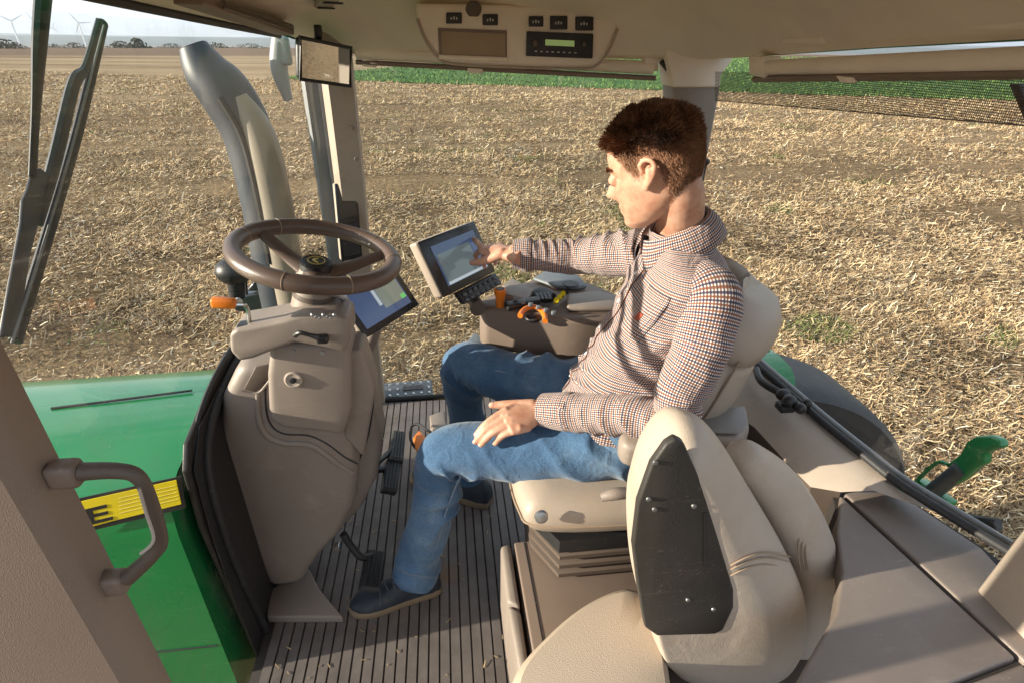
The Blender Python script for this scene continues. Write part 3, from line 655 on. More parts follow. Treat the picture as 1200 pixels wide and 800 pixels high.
MB().tube([p+V((-.04, -.03, .006)) for p in sl3], .008, 10).build('rear_window_seal', greymetal, T)
gl_t = [V(( -.425, y, z)) for y, z in ((-.73, 1.47), (-.45, 1.48), (-.1, 1.50), (.15, 1.51), (.3, 1.52), (.55, 1.53))]
gb = [p+V((-.03, -.02, .0)) for p in sl3]; gb[0] = V((gb[0].x-.03, -.74, gb[0].z+.06))
MB().loft([gb, [a.lerp(b, .5)+V((-.02, 0, 0)) for a, b in zip(gb, gl_t)], gl_t], closed_ring=False).build('rear_window', glass, T)
# window latch on the sill
lt = MB(); A = atZ((893, 447), .71); B = atZ((918, 462), .71); C_ = atZ((938, 478), .72)
lt.tube([atZ((886, 432), .71), A, B], .010, 8); lt.ball(B, (.02, .016, .016)); lt.ball(C_, .014); lt.ball(atZ((925, 470), .72), .018); lt.tube([B, C_], .011, 8); lt.ball(atZ((946, 472), .70), .012); lt.box(atZ((920, 476), .70), (.04, .035, .02), .006)
lt.build('window_latch', black, T)
# left rear pillar
MB().prism([(-.56, .425, .58), (-.60, .425, 1.0), (-.66, .43, 1.6), (-.85, .43, 1.6), (-.85, .43, .58)], (0, .12, 0), .012).build('rear_pillar', beige, T, label='left rear pillar base at the right picture edge')

# exterior: exhaust stack
ex = [(.98, -1.02, .55), (1.0, -1.02, .80), (1.03, -1.02, 1.02), (1.06, -1.02, 1.20), (1.09, -1.02, 1.33), (1.13, -1.02, 1.42), (1.17, -1.02, 1.475)]
E_ = [atY(p, -1.12) for p in ((345, 420), (322, 300), (308, 226), (291, 158), (266, 112), (243, 84), (226, 54))]
ep = MB().tube(E_, [.085, .084, .082, .085, .088, .074, .045], 22, 7).build('exhaust_stack', exhaust, T)
Eh = [p+V((-.055, .07, 0)) for p in E_[0:5]]; Eh = [E_[i]+V((-.05, .045, -.0)) for i in range(5)]
MB().tube(Eh, [.062, .062, .060, .055, .03], 18, 7).build('heat_shield', shieldm, ep)
MB().tube([p+V((-.005, .085, 0)) for p in E_[1:5]], .012, 8).build('shield_edge', black, ep)
MB().lathe([(.040, 0), (.034, -.012)], E_[-1]+V((.0, 0, .002)), (E_[-1]-E_[-2]), 20).build('outlet', black, ep)
# mirror arm bracket by the pillar
mb = MB(); mb.tube([atY(p, -1.2) for p in ((328, 42), (327, 80), (338, 118))], [.025, .03, .016], 10); mb.box(atY((332, 60), -1.19), (.05, .03, .09), .012)
mb.build('mirror_bracket', greymetal, T)
# outside lamp and glossy mirror housing low at the right front
lam = MB().ball(atY((274, 318), -1.15), (.07, .06, .055), 18, 12); lam.tube([atY((276, 326), -1.15), atY((278, 348), -1.15)], [.035, .03], 12)
wl = lam.build('work_lamp', black, T)
gp = pm('glossy_dark_paint', (.03, .035, .04), .12, .1, 6, coat=.5)
MB().prism([atY(p, -1.25) for p in ((262, 352), (300, 343), (345, 336), (352, 330), (352, 372), (300, 368), (276, 366))], (0, -.12, 0), .015).build('mirror_housing', gp, T)
MB().prism([atY(p, -1.22) for p in ((288, 342), (300, 327), (312, 333), (314, 342))], (0, -.08, 0), .008).build('lamp_bracket', gp, wl)
MB().tube([atY((287, 315), -1.2), atY((289, 345), -1.2)], .006, 8).build('lamp_cable', black, wl)
# rear fender and wheel
wc = V((-.93, -.97, -.67))
fe = MB(); F0 = atY((905, 402), -.80)
fe.loft([[F0+V((.12-.03*k, -.30, -.16-.01*k)) if j == 0 else V() for j in range(1)] for k in range(2)], cap=False) if False else None
def arch(a0, a1, n, rr_, secs):
    out = []
    for i in range(n+1):
        a = R(a0+(a1-a0)*i/n); cx, cz = wc.x+math.cos(a)*rr_, wc.z+math.sin(a)*rr_; n_ = V((math.cos(a), 0, math.sin(a)))
        out.append([V((cx, y, cz))+n_*h for y, h in secs])
    return out
FS = ((-.585, -.32), (-.585, -.03), (-.60, .01), (-.64, .035), (-.72, .04), (-.80, .03), (-.85, .0), (-.86, -.06), (-.84, -.05), (-.72, .0), (-.62, -.03), (-.60, -.32))
fd = MB().loft(arch(30, 87, 16, 1.06, FS)).build('fender', green, T, sharp=50)
MB().tube([r_[5] for r_ in arch(40, 87, 14, 1.065, FS)], .012, 8).build('fender_edge', pm('fender_edge_olive', (.22, .25, .05), .5), fd)
MB().loft(arch(70, 160, 20, .865, ((-.74, -.30), (-.745, .0), (-.78, .028), (-.85, .034), (-1.08, .034), (-1.16, .01), (-1.18, -.06), (-1.16, -.07), (-1.08, .0), (-.85, .0), (-.77, -.30)))).build('fender_extension', pm('mudguard_rubber', (.032, .034, .038), .62, .15, 5, dirt=(.05, .05, .05), dscale=4), T, sharp=50)
ty = MB().lathe([(.5, -.18), (.72, -.20), (.80, -.18), (.83, -.10), (.83, .10), (.80, .18), (.72, .20), (.5, .18)], wc, (0, 1, 0), 56)
whl = ty.build('wheel', tyre, T)
MB().lathe([(.50, -.16), (.45, -.1), (.2, -.05), (.2, .1), (.5, .16)], wc, (0, 1, 0), 40).build('rim', yellow, whl)
lg = MB()
for k in range(22):
    a = 2*math.pi*k/22
    for s in (-1, 1):
        m_ = Matrix.Rotation(-a-(.07 if s > 0 else 0), 3, 'Y')
        lg.box(wc+m_ @ V((0, s*.10, .835)), (.06, .19, .045), .008, m_ @ Matrix.Rotation(s*R(32), 3, 'Z'))
lg.build('tread', tyre, whl)
# hitch arm with hook behind
X0 = -1.35
def hx(px, py, dx=0): return atX((px, py), X0+dx)
hk = MB().prism([hx(*p) for p in ((1072, 560), (1110, 588), (1104, 598), (1066, 572))], (-.05, 0, 0), .008).build('hitch_arm', green, T)
MB().tube([hx(1088, 580), hx(1128, 548)], .028, 12).build('hitch_rod', pm('hitch_rod_steel', (.09, .11, .12), .4, .2, 20, metal=.5), hk)
hb = MB().prism([hx(*p, .01) for p in ((1110, 562), (1111, 541), (1124, 532), (1131, 517), (1143, 510), (1160, 509), (1172, 515), (1173, 524), (1165, 526), (1154, 530), (1153, 542), (1141, 549), (1130, 560), (1117, 568))], (-.035, 0, 0), .010)
hb.build('hook', green, hk)
MB().tube([hx(1066, 572), hx(1085, 552), hx(1100, 541), hx(1112, 544)], .007, 8).build('release_wire', green, hk)
MB().prism([hx(*p) for p in ((1035, 555), (1050, 560), (1070, 578), (1060, 582))], (-.05, 0, 0), .006).build('hitch_frame', green, hk)
# hydraulic hoses low behind the window
hs = MB()
for k in range(3): hs.tube([atX((1105+k*8, 596+k*3), -1.2), atX((1135+k*4, 606+k*3), -1.2), atX((1170, 612+k*2), -1.2)], .014, 8)
hs.build('hydraulic_hose', black, hk)
# wiper, parked on the outside of the glass
def wx(px, py, dx=0): return atX((px, py), 1.03+dx)
wp = MB().tube([wx(54, -40), wx(47, 40), wx(42, 130), wx(38, 208)], [.016, .014, .008, .007], 8, 4, flat=((1, 0, 0), .6, 1)).build('wiper', black, T)
grw = pm('wiper_grey', (.06, .063, .07), .45, .2, 12)
MB().prism([wx(*p) for p in ((39, 202), (48, 197), (58, 205), (52, 240), (36, 300), (22, 395), (2, 395), (12, 338), (26, 262), (28, 235), (33, 224))], (.006, 0, 0), .002).build('wiper_bracket', grw, wp)
MB().tube([wx(121, 27, .02), wx(92, 150, .02), wx(60, 262, .02), (wx(18, 400, .02))], .0075, 8, flat=((1, 0, 0), 1, 1.4)).build('wiper_blade', black, wp)
MB().tube([wx(116, 25, .005), wx(100, 80, .005), wx(86, 100, .005), wx(64, 190, .005), wx(44, 262, .005)], [.006, .007, .010, .010, .008], 8, flat=((1, 0, 0), .8, 1.2)).build('wiper_spine', grw, wp)
MB().tube([wx(122, 30, -.01), wx(88, 160, -.01), wx(50, 290, -.01), wx(14, 402, -.01)], .002, 6).build('wiper_edge', pm('grey_rubber_edge', (.2, .2, .2), .5), wp)

# ================================================================== STEERING CONSOLE
SC = root('steering_console', (.85, -.3, 0), 'taupe steering console standing at the windscreen with wheel, levers and pedals', 'steering console')
body = [(277, 428), (258, 468), (254, 510), (258, 560), (270, 600), (290, 645), (315, 690), (352, 686), (372, 655), (400, 625), (416, 590), (420, 540), (412, 470), (400, 425)]
bp_ = [atY(p, -.165) for p in body]
cw = MB().prism(bp_, (0, -.20, 0), .03, 5).build('cowl', taupe, SC, sharp=50)
# flank leaning to the driver's side
MB().prism([atY(p, -.22) for p in ((398, 440), (436, 470), (447, 520), (442, 560), (424, 596), (400, 622), (392, 560))], (0, -.14, 0), .022, 4).build('knee_panel', taupe, SC, sharp=50)
col = [(316, 402), (312, 440), (314, 492), (330, 503), (372, 507), (402, 512), (412, 480), (410, 405)]
MB().prism([atY(p, -.13) for p in col], (0, -.12, 0), .018, 4).build('column_shroud', taupe, SC, sharp=50)
MB().prism([atY(p, -.16) for p in ((402, 412), (424, 408), (440, 456), (426, 538), (402, 512))], (0, -.09, 0), .012, 3).build('shroud_flank', taupe, SC, sharp=50)
MB().tube([atY(p, -.1645) for p in ((311, 440), (312, 480), (319, 499), (334, 508), (362, 510), (384, 520), (404, 535), (419, 543))], .0022, 8).build('panel_gap', black, SC)
MB().tube([atY(p, -.166) for p in ((303, 436), (303, 484), (312, 508), (332, 518), (362, 520), (380, 530), (398, 544), (414, 553))], [.004, .008, .009, .009, .009, .009, .008, .004], 12).build('cowl_lip', taupe, SC)
MB().tube([atY(p, -.2185) for p in ((419, 543), (430, 515), (436, 485), (438, 462))], .0022, 8).build('panel_gap', black, SC)
q = atY((344, 444), -.13); k_ = MB().lathe([(.021, -.004), (.021, .004), (.017, .006), (.013, .0045)], q, (0, 1, .12), 28).build('key_surround', beige, SC)
MB().lathe([(.007, 0), (.007, .006), (.003, .007)], q+V((0, .003, 0)), (0, 1, .12), 16).build('socket', black, k_)
pk = MB().prism([atY(p, -.163) for p in ((286, 455), (300, 428), (322, 424), (322, 436), (300, 458))], (0, .004, 0), .002).build('storage_pocket', dkbrown, SC)
MB().tube([atY(p, -.158) for p in ((283, 458), (302, 460), (314, 448), (322, 437))], .003, 6).build('pocket_rim', taupe, pk)
# upper cross cover with lobe to the left
ac = [(268, 392), (269, 412), (280, 424), (296, 421), (345, 402), (380, 408), (404, 414), (411, 397), (408, 374), (388, 369), (352, 369), (330, 376), (296, 383), (276, 386)]
MB().prism([atY(p, -.10) for p in ac], (0, -.10, 0), .018, 4).build('column_cover', taupe, SC, sharp=50)
MB().prism([atY(p, -.23) for p in ((340, 372), (356, 358), (380, 346), (400, 349), (409, 362), (410, 398), (350, 400))], (0, -.05, 0), .012, 4).build('cover_block', taupe, SC, sharp=50)
sw_c = V((.69, -.19, 1.085)); ax = V((-.20, .02, .98)).normalized()
nk = MB().lathe([(.052, -.135), (.045, -.09), (.043, -.055), (.036, -.04), (.03, -.03)], sw_c, ax, 28).build('column_neck', taupe, SC)
MB().lathe([(.047, -.104), (.048, -.098), (.047, -.092)], sw_c, ax, 28).build('neck_ring', dkbrown, nk)
fx = (V((1, 0, 0))-ax*ax.x).normalized(); fy = ax.cross(fx)
RW = .166
rim = MB(); rim.tube([sw_c+(fx*math.cos(a)+fy*math.sin(a))*RW for a in np.linspace(0, 2*math.pi, 28, endpoint=False)], .0188, 18, 3, closed=True)
stw = rim.build('steering_wheel', wheelskin, SC)
for a in (R(100), R(205), R(330)):
    d = fx*math.cos(a)+fy*math.sin(a)
    MB().tube([sw_c-ax*.045+d*.025, sw_c-ax*.035+d*.07, sw_c-ax*.012+d*.13, sw_c+d*(RW-.006)], [.026, .019, .016, .015], 12, 5, flat=(ax, .6, 1.15)).build('spoke', wheelskin, stw)
for a in (R(80), R(122), R(186), R(224), R(312), R(348)):
    d = fx*math.cos(a)+fy*math.sin(a); tt = -fx*math.sin(a)+fy*math.cos(a)
    MB().tube([sw_c+d*RW+(d*math.cos(b)+ax*math.sin(b))*.0189 for b in np.linspace(0, 2*math.pi, 16, endpoint=False)], .0012, 6, 1, closed=True).build('rim_seam', piping, stw)
hb_ = MB().lathe([(.034, -.035), (.0345, -.005), (.034, .008), (.030, .012), (.028, .010)], sw_c-ax*.028, ax, 32).build('hub', black, stw)
MB().tube([sw_c-ax*.0165+(fx*math.cos(a)*.018+fy*math.sin(a)*.022) for a in np.linspace(0, 6.283, 20, endpoint=False)], .0012, 6, 1, closed=True).tube([sw_c-ax*.017+fy*.012-fx*.006, sw_c-ax*.0165+fx*.006, sw_c-ax*.017-fy*.014-fx*.002], [.002, .003, .0015], 6, 4).build('emblem', gold, stw)
# shuttle lever with orange knob
lv = MB().tube([atY((292, 378), -.13), atY((291, 366), -.12), atY((287, 358), -.11), atY((276, 357), -.10)], .0045, 8).build('shuttle_lever', chrome, SC)
MB().box(atY((262, 355), -.095), (.048, .02, .022), .006, Matrix.Rotation(R(-6), 3, 'Y')).build('knob', orange, lv)
MB().ball(atY((279, 354), -.11), .009).build('lever_cap', pm('pale_knob', (.6, .65, .62), .3), lv)
MB().box(atY((293, 381), -.125), (.05, .03, .012), .004).build('lever_gaiter', black, lv)
# tilt lever on the cover
MB().tube([atY((346, 393), -.095), atY((352, 390), -.085), atY((364, 393), -.085), atY((374, 396), -.085)], [.006, .005, .005, .008], 8).box(atY((378, 397), -.09), (.025, .02, .018), .005).build('tilt_lever', black, SC)
for p in ((344, 411), (378, 413)): MB().lathe([(.0045, 0), (.0045, .003)], atY(p, -.112), (0, 1, .1), 10).build('screw', steel, SC)
sk = MB()
for i in range(7): sk.ball(atY((366+i*4.3, 369+(i % 3)*1.5), -.085), .0045, 8, 6)
sk.build('switch_row', steel, SC)
MB().tube([atY((392, 345), -.16), atY((404, 350), -.18)], [.006, .008], 8).build('stalk', steel, SC)
# pedals
def pedal(corners, z, arm, lab):
    pts = [atZ(p, z) for p in corners]; nrm = V((-.35, .0, .93))
    o = MB().prism([p for p in pts], V((.012, 0, -.018)), .004).build('pedal', rubber, SC, label=lab)
    g = MB()
    a, b, c, d = pts
    for k in range(1, 5):
        f = k/5; g.tube([a.lerp(b, f).lerp(d.lerp(c, f), .06)+V((0, 0, .003)), a.lerp(b, f).lerp(d.lerp(c, f), .94)+V((0, 0, .003))], .0025, 6)
    g.build('pedal_rib', black, o)
    MB().tube(arm, .011, 10).build('pedal_arm', black, o); return o
pedal([(456, 537), (473, 540), (476, 505), (462, 503)], .16, [atZ((465, 522), .15), atZ((450, 535), .16), atZ((436, 545), .2)], 'upper brake pedal pad')
pedal([(448, 573), (466, 576), (471, 541), (453, 538)], .15, [atZ((458, 548), .14), atZ((445, 550), .15), atZ((430, 550), .2)], 'lower brake pedal pad')
pedal([(423, 687), (446, 690), (452, 645), (431, 642)], .15, [atZ((440, 650), .14), atZ((424, 652), .16), atZ((412, 640), .2), atZ((402, 625), .25)], 'clutch pedal pad above the left shoe')
MB().lathe([(.01, 0), (.01, .02)], atZ((396, 637), .2), (0, 1, 0), 12).build('pivot_bolt', chrome, SC)

# ================================================================== DISPLAYS
scr_dark = pm('screen_bezel', (.015, .016, .018), .25, .1, 10)
def display(name, corners, thick, label, back=beige, bez=.085, parts=()):
    TL, TR, BR, BL = corners; BL = TL+(BR-TR); n_ = (TR-TL).cross(BL-TL).normalized()
    if n_.dot(CP-TL) < 0: n_ = -n_
    base = (BL+BR)/2
    r = root(name, base, label, 'display')
    MB().prism([p-n_*.008 for p in (TL, TR, BR, BL)], -n_*thick, .008).build('housing', back, r)
    fr = MB().prism([TL, TR, BR, BL], -n_*.0085, .004).build('bezel', scr_dark, r)
    def uv(u, v, h=.0): return (TL.lerp(TR, u)).lerp(BL.lerp(BR, u), v)+n_*h
    for nm, (u0, v0, u1, v1), mat_, h in parts:
        MB().prism([uv(u0, v0, h), uv(u1, v0, h), uv(u1, v1, h), uv(u0, v1, h)], n_*.0006).build(nm, mat_, fr)
    return r, uv, n_
sc_blue = emis('screen_blue', (.08, .125, .25), .27); sc_grey = emis('screen_map', (.17, .215, .225), .25); sc_olive = emis('screen_olive', (.28, .31, .25), .27); sc_dkblue = emis('screen_dark_blue', (.055, .085, .16), .33); sc_white = emis('screen_lines', (.42, .47, .5), .4); sc_green = emis('screen_green', (.12, .42, .12), .5)
# on the armrest
z1, z2 = 1.005, .845
c1 = [atY((490, 284), -.43), atY((556, 259), -.62), atY((581, 318), -.60), atY((522, 347), -.43)]
D1, uv1, n1 = display('touchscreen_display', c1, .035, 'touchscreen on the armrest that the driver taps with his finger', beige,
    parts=(('screen', (.13, .14, .90, .86), sc_dkblue, .0008), ('map_area', (.16, .30, .74, .80), sc_grey, .0016), ('status_bar', (.16, .80, .88, .85), sc_white, .0016), ('side_menu', (.76, .30, .88, .80), sc_blue, .0016)))
kb = MB().prism([uv1(.22, 1.03, .0), uv1(.98, 1.03, .0), uv1(.98, 1.26, .01), uv1(.22, 1.26, .01)], -n1*.02, .004).build('button_panel', black, D1)
bt = MB()
for i in range(7):
    for j in range(2): bt.box(uv1(.29+i*.10, 1.10+j*.10, .008), (.012, .012, .008), .003)
bt.build('button', greyp, kb)
MB().tube([uv1(.5, 1.15, -.02), uv1(.55, 1.35, -.03), atZ((560, 362), .80)], [.02, .02, .024], 10).build('mount_arm', dkbrown, D1)
c2 = [atY((394, 346), -.37), atY((461, 310), -.52), atY((492, 357), -.49), atY((428, 394), -.35)]
D2, uv2, n2 = display('console_display', c2, .03, 'tilted display with blue and olive screen beside the steering wheel', beige,
    parts=(('screen', (.08, .10, .90, .86), sc_blue, .0008), ('map_area', (.50, .12, .88, .70), sc_olive, .0016), ('side_menu', (.44, .12, .49, .60), sc_white, .0016), ('status_icon', (.80, .60, .88, .70), sc_green, .0022)))
MB().tube([uv2(.3, .9, -.03), uv2(.15, 1.2, -.08), V((.70, -.40, .70)), V((.73, -.42, .60))], [.02, .022, .025, .03], 10).build('mount_arm', taupe, D2)
c3 = [atY((392, 216), -1.00), atY((418, 212), -1.03), atY((425, 302), -1.0), atY((402, 309), -.97)]
D3, uv3, n3 = display('corner_post_display', c3, .035, 'narrow dark upright display on the right front pillar behind the steering wheel', beige,
    parts=(('screen', (.12, .06, .9, .46), pm('dark_glass', (.02, .023, .026), .1), .0008), ('lower_panel', (.12, .52, .9, .94), black, .0008)))
MB().box(uv3(.5, .5, -.05), (.04, .04, .08), .008).build('bracket', beige, D3)

# ================================================================== MIRROR
mc = [atY((350, 43), -.77), atY((412, 56), -.90), atY((411, 102), -.90), atY((351, 95), -.77)]
TL, TR, BR, BL = mc; mc[3] = BL = TL+(BR-TR); mn = (TR-TL).cross(BL-TL).normalized(); mn = mn if mn.dot(CP-TL) > 0 else -mn
RM = root('rear_view_mirror', (TL+TR)/2+V((0, 0, .06)), 'rectangular black framed mirror hanging by the right front pillar', 'mirror')
MB().prism(mc, -mn*.025, .012, 4).build('frame', black, RM)
mir, t_, b_, o_ = nt('mirror_glass'); b_.inputs['Metallic'].default_value = 1; b_.inputs['Roughness'].default_value = .015; b_.inputs['Base Color'].default_value = (.8, .8, .78, 1)
cc = sum(mc, V())/4
MB().prism([p.lerp(cc, .09)+mn*.0005 for p in mc], mn*.001).build('glass', mir, RM)
MB().tube([p.lerp(cc, .03)+mn*.001 for p in mc]+[], .006, 8, 1, closed=True, smooth=False).build('rim', black, RM)
MB().tube([atY((372, 30), -.83), atY((373, 40), -.83), atY((372, 55), -.86)], .011, 10).build('stem', black, RM)

# ================================================================== OVERHEAD CONSOLE
yo = -.74
OC = root('overhead_console', atY((607, 30), yo), 'beige overhead console with radio and switches hanging from the roof lining', 'overhead console')
oo = [(486, 4), (487, 20), (496, 44), (510, 64), (528, 74), (600, 79), (680, 81), (698, 78), (712, 62), (724, 34), (729, 12), (690, 10), (600, 6)]
ob = MB().prism([atY(p, yo) for p in oo], (0, -.19, 0), .012, 3).build('body', beige2, OC, sharp=50)
MB().tube([atY(p, yo+.002) for p in ((489, 22), (498, 46), (512, 66), (530, 75), (600, 79), (680, 80.5), (699, 77), (713, 60), (724, 34))], .004, 8).build('edge_lip', beige, OC)
tr_ = MB().prism([atY(p, yo+.001) for p in ((513, 33), (594, 36), (594, 71), (515, 68))], (0, .0015, 0)).build('tray', brown, OC)
MB().prism([atY(p, yo+.003) for p in ((517, 37), (592, 40), (592, 66), (518, 64))], (0, .001, 0)).build('tray_back', pm('tray_tan', (.33, .25, .165), .6), tr_)
MB().tube([atY((514, 67), yo+.006), atY((594, 70), yo+.006)], .006, 8).build('tray_lip', beige2, tr_)
ra = MB().prism([atY(p, yo+.001) for p in ((617, 37), (695, 40), (694, 69), (616, 66))], (0, .008, 0), .003).build('radio', black, OC)
MB().prism([atY(p, yo+.0095) for p in ((639, 46.5), (673, 48), (673, 55), (639, 53.5))], (0, .001, 0)).build('lcd', emis('lcd_green', (.22, .28, .07), .28), ra)
MB().lathe([(.009, 0), (.008, .006), (.004, .008)], atY((627, 51), yo+.009), (0, 1, 0), 18).build('dial', dkbrown, ra)
MB().lathe([(.007, 0), (.006, .006), (.003, .008)], atY((684, 52), yo+.009), (0, 1, 0), 18).build('dial', dkbrown, ra)
rbn = MB()
for i in range(8): rbn.box(atY((628+i*6.6, 60.5+i*.25), yo+.010), (.007, .002, .003), .0005)
rbn.build('button', iconm, ra)
for k, (px, py, ww, hh) in enumerate(((532, 21.5, 9.3, 6.6), (574.5, 23.5, 9, 6.6), (628, 25.5, 8.6, 6.2), (654.5, 27, 10.3, 8), (684.5, 28, 10.6, 8.2))):
    sw = MB().prism([atY(p, yo+.001) for p in ((px-ww, py-hh), (px+ww, py-hh), (px+ww, py+hh), (px-ww, py+hh))], (0, .006, 0), .003).build('switch', black, OC)
    ic = MB()
    for j in (-1, 0, 1): ic.prism([atY((px+j*3.2+a, py+b), yo+.0075) for a, b in ((-1, -1.8+abs(j)), (1, -1.8+abs(j)), (.6, 2), (-.6, 2))], (0, .0006, 0))
    ic.build('icon', iconm, sw)
MB().lathe([(.022, 0), (.02, .006)], atY((555, 11), yo+.002), (0, 1, -.5), 20).build('dome_lens', dkbrown, OC)

# ================================================================== ROLLER BLINDS
def blind(name, a0, a1, b0, b1, lab, r=.018):
    rt = root(name, (a0+a1)/2, lab, 'roller blind')
    MB().tube([a0, a1], r, 16).build('roller', beige2, rt)
    MB().tube([b0, b1], .011, 10, flat=((0, 0, 1), .7, 1.2)).build('pull_bar', brown, rt)
    return rt
B1 = blind('roller_blind', atY((418, 62), -1.0), atY((766, 80), -.82), atY((418, 73), -1.0), atY((768, 92), -.82), 'rolled up beige blind above the right side window')
MB().prism([atY(p, -.985) for p in ((424, 51), (441, 52), (441, 80), (424, 78))], (0, -.05, 0), .005).build('bracket', beige2, B1)
MB().prism([atY(p, -.81) for p in ((755, 63), (772, 65), (772, 84), (757, 83))], (0, -.04, 0), .005).build('bracket', beige2, B1)
MB().prism([atY(p, -.90) for p in ((548, 80), (566, 81), (566, 87), (548, 86))], (0, -.02, 0), .003).build('pull_tab', beige2, B1)
xb = -.395
B2 = blind('roller_blind', atX((893, 80), xb), atX((1330, 66), xb), atX((886, 93), xb), atX((1330, 84), xb), 'rolled up beige blind above the rear window with its dark mesh hanging below', .017)
MB().prism([atX(p, xb+.02) for p in ((877, 66), (894, 66), (894, 92), (877, 88))], (-.05, 0, 0), .005).build('bracket', beige2, B2)
MB().prism([atX(p, xb+.015) for p in ((978, 89), (1000, 91), (1000, 98), (984, 97))], (-.01, 0, 0), .003).build('pull_tab', beige2, B2)
mv = [atX((838, 84), xb-.012), atX((1330, 92), xb-.012), atX((1330, 158), xb-.012), atX((838, 118), xb-.012)]
me_ = mk('mesh_fabric', mv, [(0, 1, 2, 3)], meshfab, B2, uvs=[(p.y, p.z) for p in mv])
MB().tube([mv[3], mv[2]], .0012, 6).build('hem', brown, B2)
MB().prism([atX(p, -.46) for p in ((1180, 98), (1192, 98), (1214, 150), (1202, 150))], (-.03, 0, 0), .004).build('window_stay', black, T)

# ================================================================== DRIVER SEAT
DS = root('driver_seat', (-.02, -.12, 0), 'beige leather driver seat with armrest console, carrying the driver', 'seat')
cu_o = [(.22, .105), (.26, .05), (.27, -.08), (.255, -.2), (.22, -.31), (.0, -.35), (-.22, -.34), (-.26, -.1), (-.22, .12), (0, .125)]
rings = [[(-.02+(x+.02)*k, -.1+(y+.1)*k, z) for x, y in cu_o] for z, k in ((.452, .72), (.462, .86), (.482, .955), (.51, 1.0), (.535, 1.0), (.556, .96), (.570, .88), (.576, .75), (.576, .4), (.574, .1))]
def smoothring(r, s=5): 
    P, _ = spline([V(p) for p in r], [0]*len(r), s, True); return P
csh = MB().loft([smoothring(r) for r in rings]).build('cushion', leather, DS)
MB().tube([p+V((0, 0, .0)) for p in smoothring([(x*1.012, y*1.0, .51) for x, y, z in rings[3]])], .0028, 6, 1, closed=True).build('piping', piping, csh)
# backrest
bk = []
for z, xc, hw, dp in ((.60, -.16, .20, .05), (.66, -.19, .25, .075), (.76, -.225, .265, .085), (.83, -.255, .262, .082), (.885, -.28, .25, .075), (.90, -.29, .24, .07)):
    bk.append([(xc+.045+a*dp*.8-abs(b)**3*-.05, -.13+b*hw*.83, z+a*.03) for a, b in ((.75, -.6), (.75, 0), (.75, .6), (1.0, .85), (.7, 1.0), (-.4, .98), (-1, .6), (-1, 0), (-1, -.6), (-.4, -.98), (.7, -1.0), (1.0, -.85))])
brl = MB().loft([smoothring(r, 4) for r in bk]).build('backrest', leather, DS, sharp=70)
bk2 = []
for z, xc, hw, dp in ((.895, -.290, .225, .055), (.905, -.293, .25, .075), (.94, -.305, .255, .085), (.985, -.322, .235, .08), (1.02, -.335, .19, .06), (1.032, -.34, .12, .03)):
    bk2.append([(xc+.045+a*dp*.8+abs(b)**3*.05, -.13+b*hw*.83, z+a*.02) for a, b in ((.75, -.6), (.75, 0), (.75, .6), (1.0, .85), (.7, 1.0), (-.4, .98), (-1, .6), (-1, 0), (-1, -.6), (-.4, -.98), (.7, -1.0), (1.0, -.85))])
MB().loft([smoothring(r, 4) for r in bk2]).build('headrest', leather, DS, sharp=70)
MB().tube([(-.10, .085, .70), (-.14, .095, .80), (-.19, .085, .92)], .003, 6).build('back_seam', piping, brl)
# suspension base with bellows
bs = MB().loft([ringbox((-.0, -.13, z), .215*k, .21*k) for z, k in ((.0, .9), (.10, .92), (.20, .95), (.28, 1.0))]).build('suspension_base', dkbrown, DS)
bl = MB()
for k in range(4):
    z = .285+k*.032; bl.loft([ringbox((0, -.12, z+dz), .222*s, .228*s) for dz, s in ((0, .92), (.010, 1.0), (.022, 1.0), (.032, .92))])
bl.build('bellows', dkbrown, DS)
MB().loft([ringbox((0, -.11, z), .225, .215) for z in (.413, .452)]).build('seat_frame', black, DS)
MB().lathe([(.016, 0), (.015, .008), (.008, .011)], atY((634, 604), .118), (0, 1, .2), 18).build('adjuster_knob', steel, DS)
MB().tube([atY((705, 582), .13), atY((722, 578), .135), atY((742, 577), .135)], [.010, .014, .011], 10).build('recline_lever', taupe, DS)
# left armrest
ar = MB().prism([atZ(p, .775) for p in ((724, 506), (790, 474), (845, 478), (876, 474), (880, 500), (868, 514), (800, 516), (748, 524), (730, 520))], (0, 0, -.06), .02, 4)
arm_ = ar.build('armrest', taupe, DS, sharp=60)
MB().prism([atZ(p, .778) for p in ((800, 478), (845, 480), (872, 477), (876, 498), (864, 509), (830, 508), (800, 505))], (0, 0, .005), .003).build('armrest_top', pm('armrest_top_vinyl', (.215, .20, .185), .38, .08, 6, .3, 700), arm_)
# right armrest console
zt = .79
ccn = [(560, 352), (590, 338), (625, 326), (690, 330), (726, 345), (722, 372), (687, 375), (660, 374), (603, 364), (568, 360)]
pl = [atZ(p, zt) for p in ccn]
con = MB().prism(pl, (0, 0, -.15), .016, 4).build('armrest_console', brown, DS, sharp=50)
MB().prism([atZ(p, zt+.004) for p in ((588, 341), (600, 332), (626, 346), (618, 360), (590, 352))], (0, 0, .022), .008).build('palm_rest', taupe, con)
MB().prism([atZ(p, zt+.001) for p in ((664, 350), (700, 346), (722, 352), (720, 366), (664, 366))], (0, 0, .018), .008).build('arm_pad', taupe, con)
gpz = MB().prism([atZ(p, zt+.003) for p in ((624, 329), (640, 320), (678, 326), (688, 338), (676, 341), (652, 339))], (0, 0, .012), .006).build('grey_panel', greyp, con)
MB().lathe([(.026, 0), (.026, .002)], atZ((669, 333), zt+.0165), (0, 0, 1), 24).build('cup_well', black, gpz)
kp = MB().lathe([(.036, 0), (.035, .008), (.028, .012)], atZ((637, 347), zt+.012), (-.1, .25, 1), 24).build('keypad', black, con)
kk = MB(); kc = atZ((637, 347), zt+.026)
